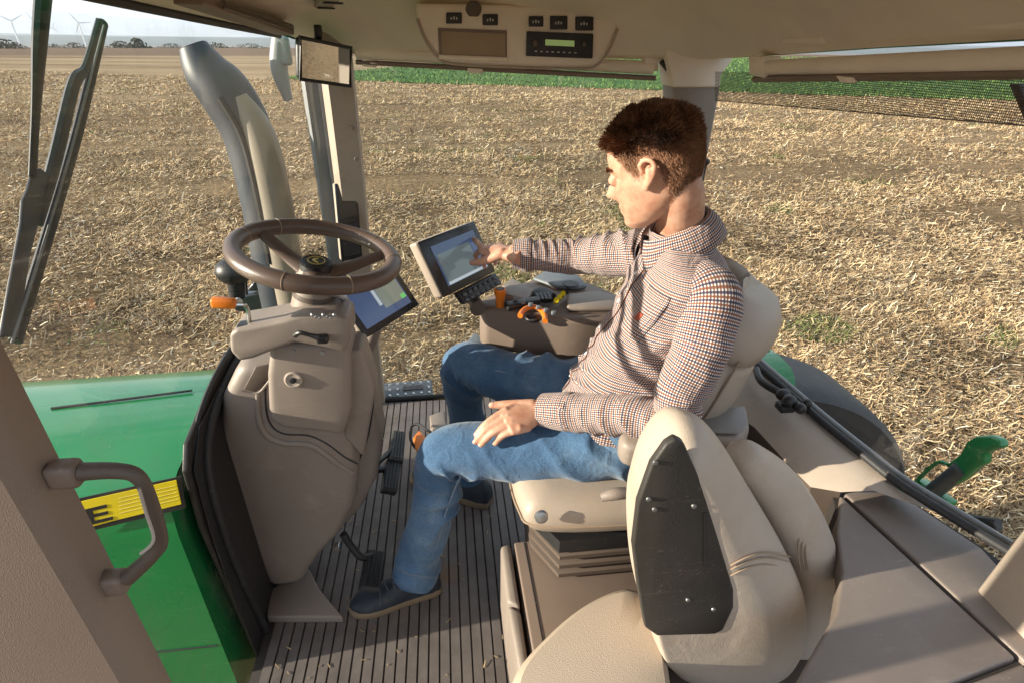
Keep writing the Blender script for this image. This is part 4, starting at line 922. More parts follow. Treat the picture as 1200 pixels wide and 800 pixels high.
for i in range(4):
    for j in range(4): kk.box(kc+V(((i-1.5)*.012, (j-1.5)*.012, 0)), (.009, .009, .004), .0015)
kk.build('key', greyp, kp)
oc_ = atZ((586, 356), zt+.008); MB().lathe([(.013, -.01), (.0135, .02), (.018, .034), (.0185, .048), (.014, .049), (.012, .03)], oc_, (.0, .0, 1), 22).build('throttle_knob', orange, con)
MB().lathe([(.0115, 0), (.0115, .001)], oc_+V((0, 0, .0495)), (0, 0, 1), 18).build('knob_hole', dkbrown, con)
hl = MB(); hc = atZ((624, 371), zt+.01)
hl.tube([hc+V((-.045*math.cos(a), .03+.0*a, .0)) if False else atZ((624+math.cos(a)*15, 374-math.sin(a)*14), zt+.022) for a in np.linspace(R(-10), R(165), 9)], .008, 10, 3)
hl.build('hydraulic_lever', orange, con)
MB().ball(atZ((625, 373), zt+.004), (.026, .02, .012)).build('lever_boss', black, con)
MB().box(atZ((612, 356), zt+.02), (.11, .035, .02), .006, Matrix.Rotation(R(18), 3, 'Z')).build('lever_bank', black, con)
lb = MB()
for i in range(6): lb.box(atZ((604+i*9, 351+i*3.2), zt+.034), (.014, .011, .012), .003)
lb.build('small_lever', greyp, con)
for p in ((655, 351), (659, 347), (651, 355)): MB().tube([atZ(p, zt+.015), atZ((p[0]+1, p[1]-3), zt+.035)], [.007, .008], 10).build('yellow_lever', yellow, con)
for p in ((648, 350), (664, 343)): MB().tube([atZ(p, zt+.015), atZ((p[0]+1, p[1]-4), zt+.035)], [.007, .007], 10).build('black_lever', black, con)
MB().prism([atZ(p, .62) for p in ((540, 408), (556, 388), (570, 398), (566, 412))], (0, 0, -.05), .008).build('console_bracket', greyp, DS)

# ================================================================== PASSENGER SEAT
PS = root('passenger_seat', (0, .38, 0), 'folded cream leather passenger seat in the foreground with a black back board', 'seat')
yp = .385
YB = .406
plate = [(781, 521), (792, 514), (802, 519), (820, 560), (842, 630), (860, 690), (860, 712), (848, 738), (838, 743), (770, 745), (756, 735), (748, 690), (742, 640), (748, 590), (764, 545)]
bb = MB().prism([atY(p, YB) for p in plate], (0, -.016, 0), .004).build('back_board', board, PS)
for p in ((768, 541), (760, 584), (767, 596), (813, 592), (806, 702), (836, 713)): MB().lathe([(.0045, 0), (.004, .0025), (.002, .003)], atY(p, YB+.0005), (0, 1, 0), 10).build('screw', steel, bb)
MB().prism([atY(p, YB+.001) for p in ((825, 600), (828, 600), (828, 664), (825, 664))], (0, .0008, 0)).build('slot', black, bb)
wr_leather = pm('padded_leather', (.44, .37, .305), .46, .06, 6, .4, 420, dirt=(.40, .31, .22), dscale=7)
tt_ = wr_leather.node_tree; nb_ = N(tt_, 'ShaderNodeTexNoise', Scale=16.0, Detail=3.0, Distortion=1.5); tcn = N(tt_, 'ShaderNodeTexCoord'); tt_.links.new(tcn.outputs['Object'], nb_.inputs['Vector'])
bpn = [n for n in tt_.nodes if n.type == 'BUMP'][0]; bp2_ = N(tt_, 'ShaderNodeBump', Strength=.14, Distance=.012); tt_.links.new(nb_.outputs['Fac'], bp2_.inputs['Height']); tt_.links.new(bp2_.outputs[0], bpn.inputs['Normal'])
def pad(outline, inner, y0, depth, nm, mat_, par):
    ym = y0-depth*.5; O = smoothring([atY(p, ym) for p in outline], 6); I = [atY(p, ym) for p in inner]; ct = sum(I, V())/len(I); IN = []
    for p in O:                                   # matching point on the inner outline, by direction from its centre
        d = p-ct; best = .2
        for k in range(len(I)):
            a, b = I[k]-ct, I[(k+1) % len(I)]-ct; e = b-a; den = d.x*e.z-d.z*e.x
            if abs(den) < 1e-9: continue
            tt = (a.x*e.z-a.z*e.x)/den; uu = (a.x*d.z-a.z*d.x)/den
            if tt > 0 and -1e-6 <= uu <= 1+1e-6: best = tt
        IN.append(ct+d*min(best, .97)*.93)
    rings = []
    for q in np.linspace(0, math.pi, 19):
        c, s_ = math.cos(q), math.sin(q); rings.append([b.lerp(a, s_**.9)+V((0, (depth/2)*c, 0)) for a, b in zip(O, IN)])
    fr = [[(ct+V((0, depth/2-.004, 0))).lerp(p, f) for p in rings[0]] for f in (.05, .5, .95)]
    return MB().loft(fr+rings).build(nm, mat_, par, sharp=180)
out1 = [(744, 640), (746, 585), (758, 535), (779, 499), (804, 487), (834, 503), (877, 570), (919, 643), (941, 702), (938, 752), (916, 784), (878, 800), (832, 797), (793, 780), (766, 745), (750, 695)]
roll = pad(out1, plate, yp+.02, .15, 'backrest', wr_leather, PS)
rp2 = [(874, 540), (906, 570), (935, 618), (948, 662), (942, 712), (918, 752), (884, 772)]
pad2 = MB().tube([atY(p, yp-.115) for p in rp2], [.040, .050, .055, .058, .062, .062, .055], 28, 8, flat=((0, 1, 0), 1.05, 1.0), rnd=True).build('back_pad', wr_leather, PS, sharp=180)
# stitched seams following the rounded face
for dv in (0, 5, 12):                             # stitched seams following the rounded face
    pts = []
    for k in range(11):
        f = k/10; q = V((856, 662+dv, 0)).lerp(V((926, 652+dv*1.15, 0)), f); pts.append(atY((q.x, q.y-9*math.sin(f*math.pi)), yp+.0225-.075*(1-math.sqrt(max(0, 1-f**2.2*.97)))))
    MB().tube(pts, .0017, 6, 2).build('seam', piping, roll)
for du in (0, 6, 11):
    pts = [(938+du*.8, 668), (935+du*.8, 640), (940+du*.8, 622), (950+du*.5, 612+du*.6), (962, 609+du*.9)]
    MB().tube([atY(p, yp-.115+.0575-.004*k*k*.5) for k, p in enumerate(pts)], .0017, 6, 4).build('seam', piping, pad2)
# cushion
cpx = [(598, 800), (640, 745), (690, 705), (738, 688), (768, 710), (782, 770), (790, 850), (770, 930), (690, 950), (600, 890)]
zc_ = .42
rings = []
base_ = [atZ(p, zc_) for p in cpx]; cc = sum(base_, V())/len(base_)
for dz, k in ((-.12, .93), (-.08, 1.0), (-.03, 1.02), (.0, .98), (.018, .88), (.024, .5), (.024, .1)):
    rings.append(smoothring([(cc.x+(p.x-cc.x)*k, cc.y+(p.y-cc.y)*k, zc_+dz) for p in base_], 5))
perf = pm('perforated_leather', (.46, .375, .295), .5, .05, 6, .5, 480)
MB().loft(rings).build('cushion', perf, PS)
MB().loft([ringbox((.02, .42, z), .17, .16) for z in (.0, .32)]).build('pedestal', dkbrown, PS)

# ================================================================== STORAGE BOX
SB = root('storage_box', (.13, .08, 0), 'brown lidded storage box on the floor between the two seats', 'storage box')
zb = .30
lid = [atZ(p, zb) for p in ((592, 652), (742, 638), (770, 690), (760, 800), (604, 800))]
A, B = atZ((590, 650), zb), atZ((606, 782), zb)
MB().prism([V((.265, -.03, zb)), V((-.10, -.03, zb)), V((-.10, .32, zb)), V((.258, .32, zb))], (0, 0, -.295), .012).build('body', brown, SB)
MB().prism([V((.262, -.025, zb+.002)), V((-.10, -.025, zb+.002)), V((-.10, .33, zb+.002)), V((.256, .33, zb+.002))], (0, 0, .012), .005).build('lid', brown, SB)
fp = MB().prism([V((.300, -.02, zb+.012)), V((.272, -.025, zb+.012)), V((.270, .17, zb+.012)), V((.300, .15, zb+.012))], (0, 0, -.25), .010).build('front_panel', taupe, SB)
MB().prism([V((.300, .154, zb+.010)), V((.270, .174, zb+.010)), V((.268, .33, zb+.0)), V((.292, .31, zb+.0))], (0, 0, -.25), .010).build('front_panel', taupe, SB)
MB().tube([(.235, -.02, zb+.0145), (.230, .31, zb+.0145)], .0015, 6).build('lid_groove', black, SB)

# orange hand grip with black strap by the right foot
HG = root('pull_handle', atZ((490, 520), .12), 'small orange pull handle on a black strap beside the driver knee', 'handle')
MB().prism([atZ(p, .12) for p in ((484, 512), (491, 503), (500, 512), (502, 524), (492, 529), (487, 524))], (0, 0, -.02), .005).build('grip', orange, HG)
MB().tube([atZ((487, 525), .10), atZ((481, 514), .13), atZ((482, 500), .15), atZ((490, 497), .16), atZ((505, 506), .15), atZ((520, 512), .12)], .0055, 8).build('strap', black, HG)
MB().prism([atZ(p, .14) for p in ((503, 486), (520, 480), (524, 500), (506, 503))], (0, 0, -.138), .006).build('floor_bracket', taupe, HG)

# ================================================================== DRIVER
HC = V((-.012, -.065, 1.283)); hy = R(-33); hp_ = R(22)
HF = V((math.cos(hy)*math.cos(hp_), math.sin(hy)*math.cos(hp_), -math.sin(hp_))); HL = V((-math.sin(hy), math.cos(hy), 0)); HU = HF.cross(HL)
def H2W(p): return HC + (HF*p[0] + HL*p[1] + HU*p[2])*.94
HT = [(-.114, .050, .068, .010), (-.108, .030, .080, .028), (-.095, -.004, .089, .045), (-.075, -.040, .091, .057), (-.055, -.066, .0915, .064), (-.035, -.080, .091, .069), (-.015, -.090, .090, .0725), (.005, -.095, .087, .0745), (.025, -.098, .091, .0755), (.05, -.097, .091, .0755), (.075, -.088, .081, .070), (.095, -.072, .062, .057), (.108, -.050, .038, .040), (.116, -.022, .008, .016)]
_hz = [h[0] for h in HT]
def hinterp(z):
    z = min(max(z, HT[0][0]), HT[-1][0])
    for i in range(len(HT)-1):
        if z <= HT[i+1][0]:
            f = (z-HT[i][0])/(HT[i+1][0]-HT[i][0]); return [HT[i][k]*(1-f)+HT[i+1][k]*f for k in (1, 2, 3)]
def headpt(th, z):
    xb, xf, w_ = hinterp(z); xc = (xb+xf)/2; hx_ = (xf-xb)/2; c, s_ = math.cos(th), math.sin(th); e = 2/2.25
    x = xc+hx_*math.copysign(abs(c)**e, c); y = w_*math.copysign(abs(s_)**e, s_)
    if c > 0:
        g = lambda y0, z0, sy, sz: math.exp(-((y-y0)/sy)**2-((z-z0)/sz)**2)
        x += .026*g(0, -.030, .011, .012) + .017*g(0, -.014, .009, .014) + .009*g(0, .002, .009, .014)
        x += .004*(g(.03, .022, .02, .008)+g(-.03, .022, .02, .008)) - .0125*(g(.031, .003, .015, .011)+g(-.031, .003, .015, .011))
        x += .006*g(0, -.056, .022, .005)+.006*g(0, -.067, .019, .006)-.004*g(0, -.0615, .024, .0022)-.004*g(0, -.078, .02, .006)+.006*g(0, -.097, .018, .012)
        x += .004*(g(.04, -.025, .016, .016)+g(-.04, -.025, .016, .016))
    return V((x, y, z))
def hring(z, m=96): return [H2W(headpt(2*math.pi*k/m, z)) for k in range(m)]
body = MB()
body.loft([hring(z) for z in np.concatenate([np.linspace(-.1139, -.10, 6), np.linspace(-.097, .09, 78), np.linspace(.093, .1159, 12)])])
for sd_ in (1, -1):
    o = lambda x, y, z: H2W((x, sd_*y, z))
    body.tube([o(.006, .076, -.028), o(.004, .080, -.020), o(-.012, .085, -.006), o(-.022, .0865, .012), o(-.016, .085, .026), o(-.002, .082, .029), o(.008, .079, .020), o(.006, .077, .006)], [.007, .007, .0055, .005, .005, .005, .0045, .004], 10, 5)
    body.tube([o(.002, .078, -.02), o(-.006, .083, -.004), o(-.010, .084, .014)], [.006, .0075, .006], 10, 4)
    body.ball(o(.082, .031, .004), .0125, 16, 12)
# neck, trunk, limbs (mostly inside the clothes)
body.tube([V((-.12, -.08, 1.02)), V((-.105, -.077, 1.10)), V((-.085, -.074, 1.16)), H2W((-.035, 0, -.06)), H2W((-.02, 0, -.0))], [.068, .058, .049, .047, .047], 28, 8)
body.tube([V((-.03, -.1, .62)), V((-.06, -.1, .8)), V((-.11, -.09, .98)), V((-.13, -.088, 1.06))], [.09, .08, .08, .06], 24, 6, rnd=True)
def solve_wrist(px, tgt, dist, ax_='y', lo=-.7, hi=-.2):
    best = None
    for k in range(200):
        v = lo+(hi-lo)*k/199; p = atY(px, v) if ax_ == 'y' else atZ(px, v); e = abs((p-tgt).length-dist)
        if best is None or e < best[0]: best = (e, p)
    return best[1]
dd = ray(553, 281); TGT = CP + dd*((c1[0]-CP).dot(n1)/dd.dot(n1)) + n1*.006
WR = solve_wrist((598, 298), TGT, .158, 'y', -.62, -.35)
WL = atZ((634, 480), .722)
def rot(v, axis, a): return Matrix.Rotation(a, 3, V(axis)) @ V(v)
NAILS = []
def nail(P_, n_, r):
    d = (P_[-1]-P_[-2]).normalized(); m = (n_-d*n_.dot(d)).normalized(); NAILS.append((P_[-1]-d*r*.25+m*r*.80, Matrix((d, m.cross(d), m)).transposed(), r))
def hand(mb, wr, d, n_, thumb, curls, spread, thumbdir, tcurl=.25, sc=1.0, target=None):
    d = V(d).normalized(); n_ = (V(n_)-d*V(n_).dot(d)).normalized(); sd_ = (d.cross(n_) if thumb == 'L' else n_.cross(d)).normalized()
    mb.tube([wr-d*.05, wr-d*.01, wr+d*.025*sc, wr+d*.055*sc, wr+d*.08*sc, wr+d*.094*sc], [.03, .0285, .032, .040, .041, .036], 20, 5, flat=(sd_, .98, .0), cap=True) if False else None
    pts = [(-.05, .029, .022), (-.012, .028, .019), (.02, .032, .017), (.05, .040, .0155), (.078, .041, .0135), (.095, .036, .010)]
    rings = []
    for f, a, b in pts:
        rings.append([wr+d*f*sc+sd_*math.cos(q)*a*sc+n_*math.sin(q)*b*sc for q in np.linspace(0, 2*math.pi, 20, endpoint=False)])
    mb.loft(rings)
    ln = [(.043, .026, .021), (.048, .030, .022), (.044, .028, .022), (.034, .021, .019)]
    for i in range(4):
        b0 = wr+d*(.083-(.004 if i == 0 else .010 if i == 3 else 0))*sc+sd_*(.030-.0195*i)*sc
        dr = rot(d, n_, spread[i]*(1 if thumb == 'L' else -1)); ax_ = n_.cross(dr)
        P_ = [b0-dr*.02*sc, b0]; p = b0; q = dr
        for k in range(3):
            q = rot(q, ax_, curls[i][k]); p = p+q*ln[i][k]*sc; P_.append(p)
        if i == 0 and target is not None:
            P_ = [b0-dr*.02, b0, b0.lerp(target, .42)+n_*.006, b0.lerp(target, .74)+n_*.004, target]
        r = (.0098, .0092, .0096, .0092) if i < 3 else (.0088, .0082, .0086, .0082)
        mb.tube(P_, [r[0]*sc, r[0]*1.12*sc, r[1]*sc, r[1]*.93*sc, .0066*sc], 12, 5, rnd=True)
        nail(P_, n_ if target is None or i else V((0, .3, 1)), .0066*sc)
        mb.ball(P_[1]+n_*.004*sc, .0098*sc, 10, 8)
    b0 = wr+d*.022*sc+sd_*.024*sc; td = (d*thumbdir[0]+sd_*thumbdir[1]+n_*thumbdir[2]).normalized(); ax_ = td.cross(sd_).normalized()
    P_ = [b0-td*.01, b0+td*.03*sc]; q = td; p = P_[-1]
    for L_ in (.032, .026): q = (q*math.cos(tcurl)+d*math.sin(tcurl)).normalized(); p = p+q*L_*sc; P_.append(p)
    mb.tube(P_, [.017*sc, .0135*sc, .0112*sc, .0078*sc], 12, 5, rnd=True)
    nail(P_, n_, .0078*sc)
    return n_, sd_
dR = (TGT-WR).normalized()
hand(body, WR, dR+V((0, 0, -.10)), V((-.35, .50, .80)), 'R', [(0, 0, 0), (.35, .5, .35), (.5, .7, .4), (.6, .75, .4)], [.0, .02, .05, .10], (.72, .60, -.38), .35, 1.0, TGT)
hand(body, WL, V((.93, .36, -.06)), V((-.02, .30, .95)), 'L', [(.22, .38, .25), (.30, .45, .28), (.34, .48, .28), (.36, .5, .3)], [.10, -.03, -.14, -.28], (.86, .62, -.22), .12, 1.02)
# arms: shoulder, elbow, cuff
SL, EL_ = V((-.118, .080, 1.045)), V((-.028, .120, .815))
SR_, ER_ = V((-.105, -.255, 1.045)), V((.045, -.415, .975))
body.tube([SL+V((0, -.06, 0)), SL, SL.lerp(EL_, .5), EL_, EL_.lerp(WL, .4), EL_.lerp(WL, .8), WL], [.034, .034, .032, .030, .030, .028, .027], 18, 6)
body.tube([SR_+V((0, .06, 0)), SR_, SR_.lerp(ER_, .5), ER_, ER_.lerp(WR, .4), ER_.lerp(WR, .8), WR], [.034, .034, .032, .030, .030, .028, .027], 18, 6)
HL_, KL, AL = V((.0, -.015, .645)), atZ((530, 535), .555), atZ((485, 668), .115)
HR_, KR, AR = V((-.01, -.20, .655)), atZ((548, 432), .600), V((.37, -.53, .11))
for a, b, c in ((HL_, KL, AL), (HR_, KR, AR)): body.tube([a, a.lerp(b, .5), b, b.lerp(c, .4), c, c+V((0, 0, -.05))], [.07, .06, .048, .045, .034, .03], 18, 6)
skm, st_, sb_, so_ = nt('driver_skin'); 
tc_ = N(st_, 'ShaderNodeTexCoord'); sn = N(st_, 'ShaderNodeTexNoise', Scale=38.0, Detail=6.0, Roughness=.6); st_.links.new(tc_.outputs['Object'], sn.inputs['Vector'])
sr = ramp(st_, sn.outputs['Fac'], [(.28, (.45, .20, .13)), (.5, (.56, .31, .21)), (.74, (.66, .40, .29))]); st_.links.new(sr.outputs[0], sb_.inputs['Base Color'])
sb_.inputs['Roughness'].default_value = .5; sb_.inputs['Subsurface Weight'].default_value = .25; sb_.inputs['Subsurface Radius'].default_value = (.012, .004, .002); sb_.inputs['Subsurface Scale'].default_value = .6
sv = N(st_, 'ShaderNodeTexVoronoi', Scale=900.0); st_.links.new(tc_.outputs['Object'], sv.inputs['Vector']); sbp = N(st_, 'ShaderNodeBump', Strength=.25, Distance=.0008); st_.links.new(sv.outputs['Distance'], sbp.inputs['Height']); st_.links.new(sbp.outputs[0], sb_.inputs['Normal'])
pz = body.build('person', skm, base=(0, -.1, .6), sharp=180)
tag(pz, 'man in a checked shirt and blue jeans sitting in the driver seat, tapping a touchscreen', 'person')
rm = pz.modifiers.new('skin_surface', 'REMESH'); rm.mode = 'VOXEL'; rm.voxel_size = .0026; rm.use_smooth_shade = True
smo = pz.modifiers.new('soften', 'SMOOTH'); smo.factor = .5; smo.iterations = 5
PO = pz
nm_ = pm('fingernail', (.68, .42, .34), .3, .05, 40)
for c_, m_, r_ in NAILS: MB().ball(c_, (r_*.85, r_*.68, r_*.28), 12, 8, m_).build('fingernail', nm_, PO)
# ---- clothing lofts
def fbm(p, f): return mnoise.noise(p*f)+.5*mnoise.noise(p*f*2.1+V((3, 1, 7)))
def limb(mb, P, rr, seg=56, sub=16, amp=.005, fr=14, folds=(), up=(0, 0, -1), squash=1.0, crease=True):
    P, rr = spline([V(p) for p in P], list(rr), sub); n = len(P); x = None; rows = []; uv = []; sacc = 0; tot = sum((P[i+1]-P[i]).length for i in range(n-1)); rm_ = sum(rr)/n
    for i in range(n):
        Tn = (P[min(i+1, n-1)]-P[max(i-1, 0)]).normalized()
        x = V(up) if x is None else x
        x = (x-Tn*x.dot(Tn)).normalized(); y = Tn.cross(x)
        if i: sacc += (P[i]-P[i-1]).length
        u_ = sacc/tot
        for k in range(seg+1):
            a = 2*math.pi*k/seg; dvec = x*math.cos(a)+y*math.sin(a)*squash; p = P[i]+dvec*rr[i]
            d = amp*fbm(V((p.x, p.y, p.z)), fr)
            for (c, w_, A, kk, ph, aa) in folds:
                g = math.exp(-((u_-c)/w_)**2)*(.5+.5*math.cos(a-aa)); w0 = kk*(u_-c)*.62+ph+1.5*math.sin(a+ph)+2.4*mnoise.noise(p*8); d += A*g*(1.1-2.2*abs(math.sin(w0))**.65 if crease else math.sin(w0))*(.45+.9*abs(mnoise.noise(p*5+V((ph, 0, 0)))))
            rows.append(p+dvec*d); uv.append((a*rm_, sacc))
    m = seg+1; fs = [(i*m+k, i*m+k+1, (i+1)*m+k+1, (i+1)*m+k) for i in range(n-1) for k in range(seg)]
    mb.add(rows, fs, uv); return P, rr
TR = [(.690, (-.02, -.105), .180, .150, -26), (.74, (-.025, -.105), .176, .150, -26), (.80, (-.04, -.10), .172, .140, -24), (.87, (-.065, -.098), .172, .130, -20), (.94, (-.095, -.092), .180, .126, -15), (1.0, (-.115, -.09), .190, .120, -11), (1.045, (-.122, -.088), .192, .108, -9), (1.075, (-.122, -.086), .178, .096, -8), (1.10, (-.118, -.083), .145, .085, -8), (1.122, (-.110, -.08), .105, .075, -10), (1.14, (-.100, -.077), .076, .068, -12), (1.155, (-.094, -.075), .066, .064, -12)]
TV = [0]
for i in range(1, len(TR)): TV.append(TV[-1]+math.hypot(TR[i][0]-TR[i-1][0], TR[i][2]-TR[i-1][2]))
def trow(v):
    v = v*TV[-1]
    i = 0
    while i < len(TR)-2 and v > TV[i+1]: i += 1
    f = (v-TV[i])/(TV[i+1]-TV[i]); f = f*f*(3-2*f)*.35+f*.65
    L = lambda a, b: a*(1-f)+b*f
    A, B = TR[i], TR[i+1]
    return L(A[0], B[0]), L(A[1][0], B[1][0]), L(A[1][1], B[1][1]), L(A[2], B[2]), L(A[3], B[3]), R(L(A[4], B[4])), v
def torso(th, v, off=0.0, wr=True):   # th = 0 at the back, pi at the front
    z, cx, cy_, hw, hd, yw, vv = trow(v)
    fw = V((math.cos(yw), math.sin(yw), 0)); lt_ = V((-math.sin(yw), math.cos(yw), 0)); c, s_ = -math.cos(th), math.sin(th); e = 2/2.35
    cx += .012; hd *= .91; hw *= .97
    dv = fw*math.copysign(abs(c)**e, c)*hd + lt_*math.copysign(abs(s_)**e, s_)*hw
    p = V((cx, cy_, z))+dv; n_ = V((dv.x, dv.y, .1 if z < 1.05 else .08)).normalized(); d = off; 
    if wr:
        w1 = math.exp(-((v-.16)/.22)**2); d += .0055*fbm(p, 11)*(1-.6*(v > .85)) + .011*w1*(.9-1.8*abs(math.sin(38*v+2.6*math.sin(th*2+.6)+2.6*mnoise.noise(p*7)))**.65)*(.4+abs(mnoise.noise(p*5))) + .006*math.exp(-((v-.60)/.22)**2)*(.8-1.6*abs(math.sin(4.5*th+14*v+3.5*mnoise.noise(p*5)))**.6)
    return p+n_*d, vv
sh = MB(); nu, nv_ = 112, 84
rows = []; uv = []
for j in range(nv_+1):
    for k in range(nu+1):
        th = 2*math.pi*k/nu; p, vv = torso(th, j/nv_); rows.append(p); uv.append((th*.155, vv))
sh.add(rows, [(j*(nu+1)+k, j*(nu+1)+k+1, (j+1)*(nu+1)+k+1, (j+1)*(nu+1)+k) for j in range(nv_) for k in range(nu)], uv)
tL = (WL-EL_).normalized(); tR_ = (WR-ER_).normalized()
CL = WL-tL*.012; CRr = WR-tR_*.014
limb(sh, [SL+V((.012, -.075, .030)), SL+V((.004, -.02, .006)), SL.lerp(EL_, .35)+V((-.005, .008, 0)), SL.lerp(EL_, .7)+V((-.005, .006, 0)), EL_+V((-.012, .006, -.006)), EL_.lerp(CL, .25)+V((0, .0, -.003)), EL_.lerp(CL, .55), EL_.lerp(CL, .8)], [.050, .060, .057, .053, .051, .048, .045, .043], seg=60, sub=18, amp=.0055, fr=15,
     folds=((.60, .14, .011, 62, 0, 2.5), (.30, .18, .008, 38, 1.4, 1.2), (.85, .18, .007, 60, .6, 3.0)), up=(0.2, -1, -.2))
limb(sh, [SR_+V((.01, .07, .020)), SR_+V((0, .015, 0)), SR_.lerp(ER_, .4), SR_.lerp(ER_, .75), ER_, ER_.lerp(CRr, .3), ER_.lerp(CRr, .6), ER_.lerp(CRr, .82)], [.054, .066, .060, .055, .051, .047, .044, .041], seg=60, sub=18, amp=.005, fr=15,
     folds=((.55, .2, .010, 60, 0.3, 3.0), (.25, .16, .009, 44, 1.0, 2.2), (.85, .15, .007, 66, .6, 3.0)), up=(0, -.6, -.8))
shirt = sh.build('shirt', shirtm, PO, uv=True, sharp=180)
ssol = shirt.modifiers.new('cloth_thickness', 'SOLIDIFY'); ssol.thickness = .0012; ssol.offset = -1
for C0, tt, e in ((CL, tL, EL_), (CRr, tR_, ER_)):
    cf_ = MB(); limb(cf_, [e.lerp(C0, .74), e.lerp(C0, .80), e.lerp(C0, .9), C0, C0+tt*.006], [.044, .0455, .0425, .0395, .0385], seg=44, sub=8, amp=.0015, fr=20)
    cfo = cf_.build('cuff', shirtm, shirt, uv=True, sharp=180)
    cs_ = cfo.modifiers.new('cloth_thickness', 'SOLIDIFY'); cs_.thickness = .003; cs_.offset = 0
# collar
cn_ = V((.42, -.02, .9)).normalized(); cfw = (V((math.cos(R(-12)), math.sin(R(-12)), 0))-cn_*V((math.cos(R(-12)), math.sin(R(-12)), 0)).dot(cn_)).normalized(); clt = cn_.cross(cfw); cc_ = V((-.085, -.0745, 1.157))
cm = MB(); rows = []; uv = []; na = 72
prof_ = [(.0625, -.024), (.0615, -.005), (.061, .014), (.0635, .0195), (.068, .017), (.078, .001), (.0845, -.021), (.087, -.036)]
for j, (r_, h_) in enumerate(prof_):
    for k in range(na+1):
        a = R(14)+(2*math.pi-R(28))*k/na; fr_ = max(0, math.cos(a))**3
        rr_ = r_*(1+.16*fr_*(j > 3)); hh = h_-(.030*fr_*(j-3)/4 if j > 3 else .022*fr_)
        rows.append(cc_+(cfw*math.cos(a)+clt*math.sin(a)*.98)*rr_+cn_*hh); uv.append((a*.085, sum(math.hypot(prof_[q+1][0]-prof_[q][0], prof_[q+1][1]-prof_[q][1]) for q in range(j))))
m_ = na+1; cm.add(rows, [(j*m_+k, j*m_+k+1, (j+1)*m_+k+1, (j+1)*m_+k) for j in range(len(prof_)-1) for k in range(na)], uv)
colr = cm.build('collar', shirtm, shirt, uv=True, sharp=180); cs_ = colr.modifiers.new('cloth_thickness', 'SOLIDIFY'); cs_.thickness = .002; cs_.offset = 0
# placket, buttons, chest pocket mark
def strip(th0, th1, v0, v1, off, nm, mat_, n1=10, n2=60):
    rows = []; uv = []
    for j in range(n2+1):
        for k in range(n1+1):
            p, vv = torso(th0+(th1-th0)*k/n1, v0+(v1-v0)*j/n2, off); rows.append(p); uv.append((vv, (th0+(th1-th0)*k/n1)*.155))
    m = MB().add(rows, [(j*(n1+1)+k, j*(n1+1)+k+1, (j+1)*(n1+1)+k+1, (j+1)*(n1+1)+k) for j in range(n2) for k in range(n1)], uv)
    o = m.build(nm, mat_, shirt, uv=True, sharp=180); s_ = o.modifiers.new('cloth_thickness', 'SOLIDIFY'); s_.thickness = .0015; s_.offset = 0; return o
strip(math.pi-.10, math.pi+.10, .0, .90, .0028, 'placket', shirtm)
for v in (.12, .26, .40, .54, .68, .82):
    p, _ = torso(math.pi, v, .0045); q, _ = torso(math.pi, v, .02); MB().lathe([(.0052, -.0008), (.005, .0008), (.0035, .0014)], p, q-p, 12).build('button', whitep, shirt)
strip(math.pi-.98, math.pi-.42, .50, .70, .0026, 'chest_pocket', shirtm, 14, 20)
strip(math.pi-.70, math.pi-.58, .56, .60, .0042, 'pocket_mark', pm('rust_patch', (.30, .06, .03), .8), 4, 6)
# jeans
jn = MB()
limb(jn, [HL_+V((-.10, .01, .0)), HL_, HL_.lerp(KL, .35)+V((0, .0, .004)), HL_.lerp(KL, .7)+V((0, 0, .006)), KL+V((.012, 0, .012)), KL.lerp(AL, .22)+V((.012, 0, 0)), KL.lerp(AL, .5), KL.lerp(AL, .8), AL+V((-.004, 0, -.012))], [.092, .095, .089, .078, .069, .064, .062, .065, .070], seg=80, sub=22, amp=.0035, fr=13, crease=True,
     folds=((.55, .08, .019, 80, 0, 0.2), (.08, .12, .015, 55, .5, 2.6), (.30, .14, .009, 38, .9, 1.2), (.70, .14, .013, 42, 1.2, .4), (.94, .08, .012, 62, 0, 1)), up=(.1, 0, -1))
limb(jn, [HR_+V((-.10, 0, .0)), HR_, HR_.lerp(KR, .35), HR_.lerp(KR, .7), KR+V((.012, -.006, .010)), KR.lerp(AR, .22)+V((.01, 0, 0)), KR.lerp(AR, .5), KR.lerp(AR, .8), AR], [.092, .095, .088, .078, .069, .064, .061, .060, .062], seg=80, sub=22, amp=.0035, fr=13, crease=True,
     folds=((.55, .08, .018, 80, 0, 0.2), (.12, .14, .019, 50, .5, 2.8), (.32, .14, .012, 40, .5, 2.4), (.70, .10, .012, 42, 1.2, .4)), up=(.1, 0, -1))
pvr = []
for z, k in ((.575, .55), (.60, .85), (.64, 1.0), (.69, 1.0), (.735, .96), (.745, .93)):
    pvr.append([V((-.03, -.105, z))+(V((math.cos(R(-26)), math.sin(R(-26)), 0))*math.cos(a)*.145+V((-math.sin(R(-26)), math.cos(R(-26)), 0))*math.sin(a)*.18)*k for a in np.linspace(0, 6.2832, 40, endpoint=False)])
jn.loft(pvr)
jeans = jn.build('jeans', denim, PO, sharp=180)
# side seam of the near leg
def seamline(P, rr, dirv, nm):
    P, rr = spline([V(p) for p in P], rr, 10); MB().tube([p+V(dirv).normalized()*r*1.01 for p, r in zip(P, rr)], .0028, 6, 1).build(nm, seam, jeans)
seamline([KL+V((.005, 0, 0)), KL.lerp(AL, .3)+V((.008, 0, 0)), KL.lerp(AL, .6), KL.lerp(AL, .9)], [.066, .062, .060, .061], (-.45, .85, .1), 'leg_seam')
seamline([HR_.lerp(KR, .3), HR_.lerp(KR, .7), KR], [.089, .078, .068], (.1, .75, .65), 'leg_seam')
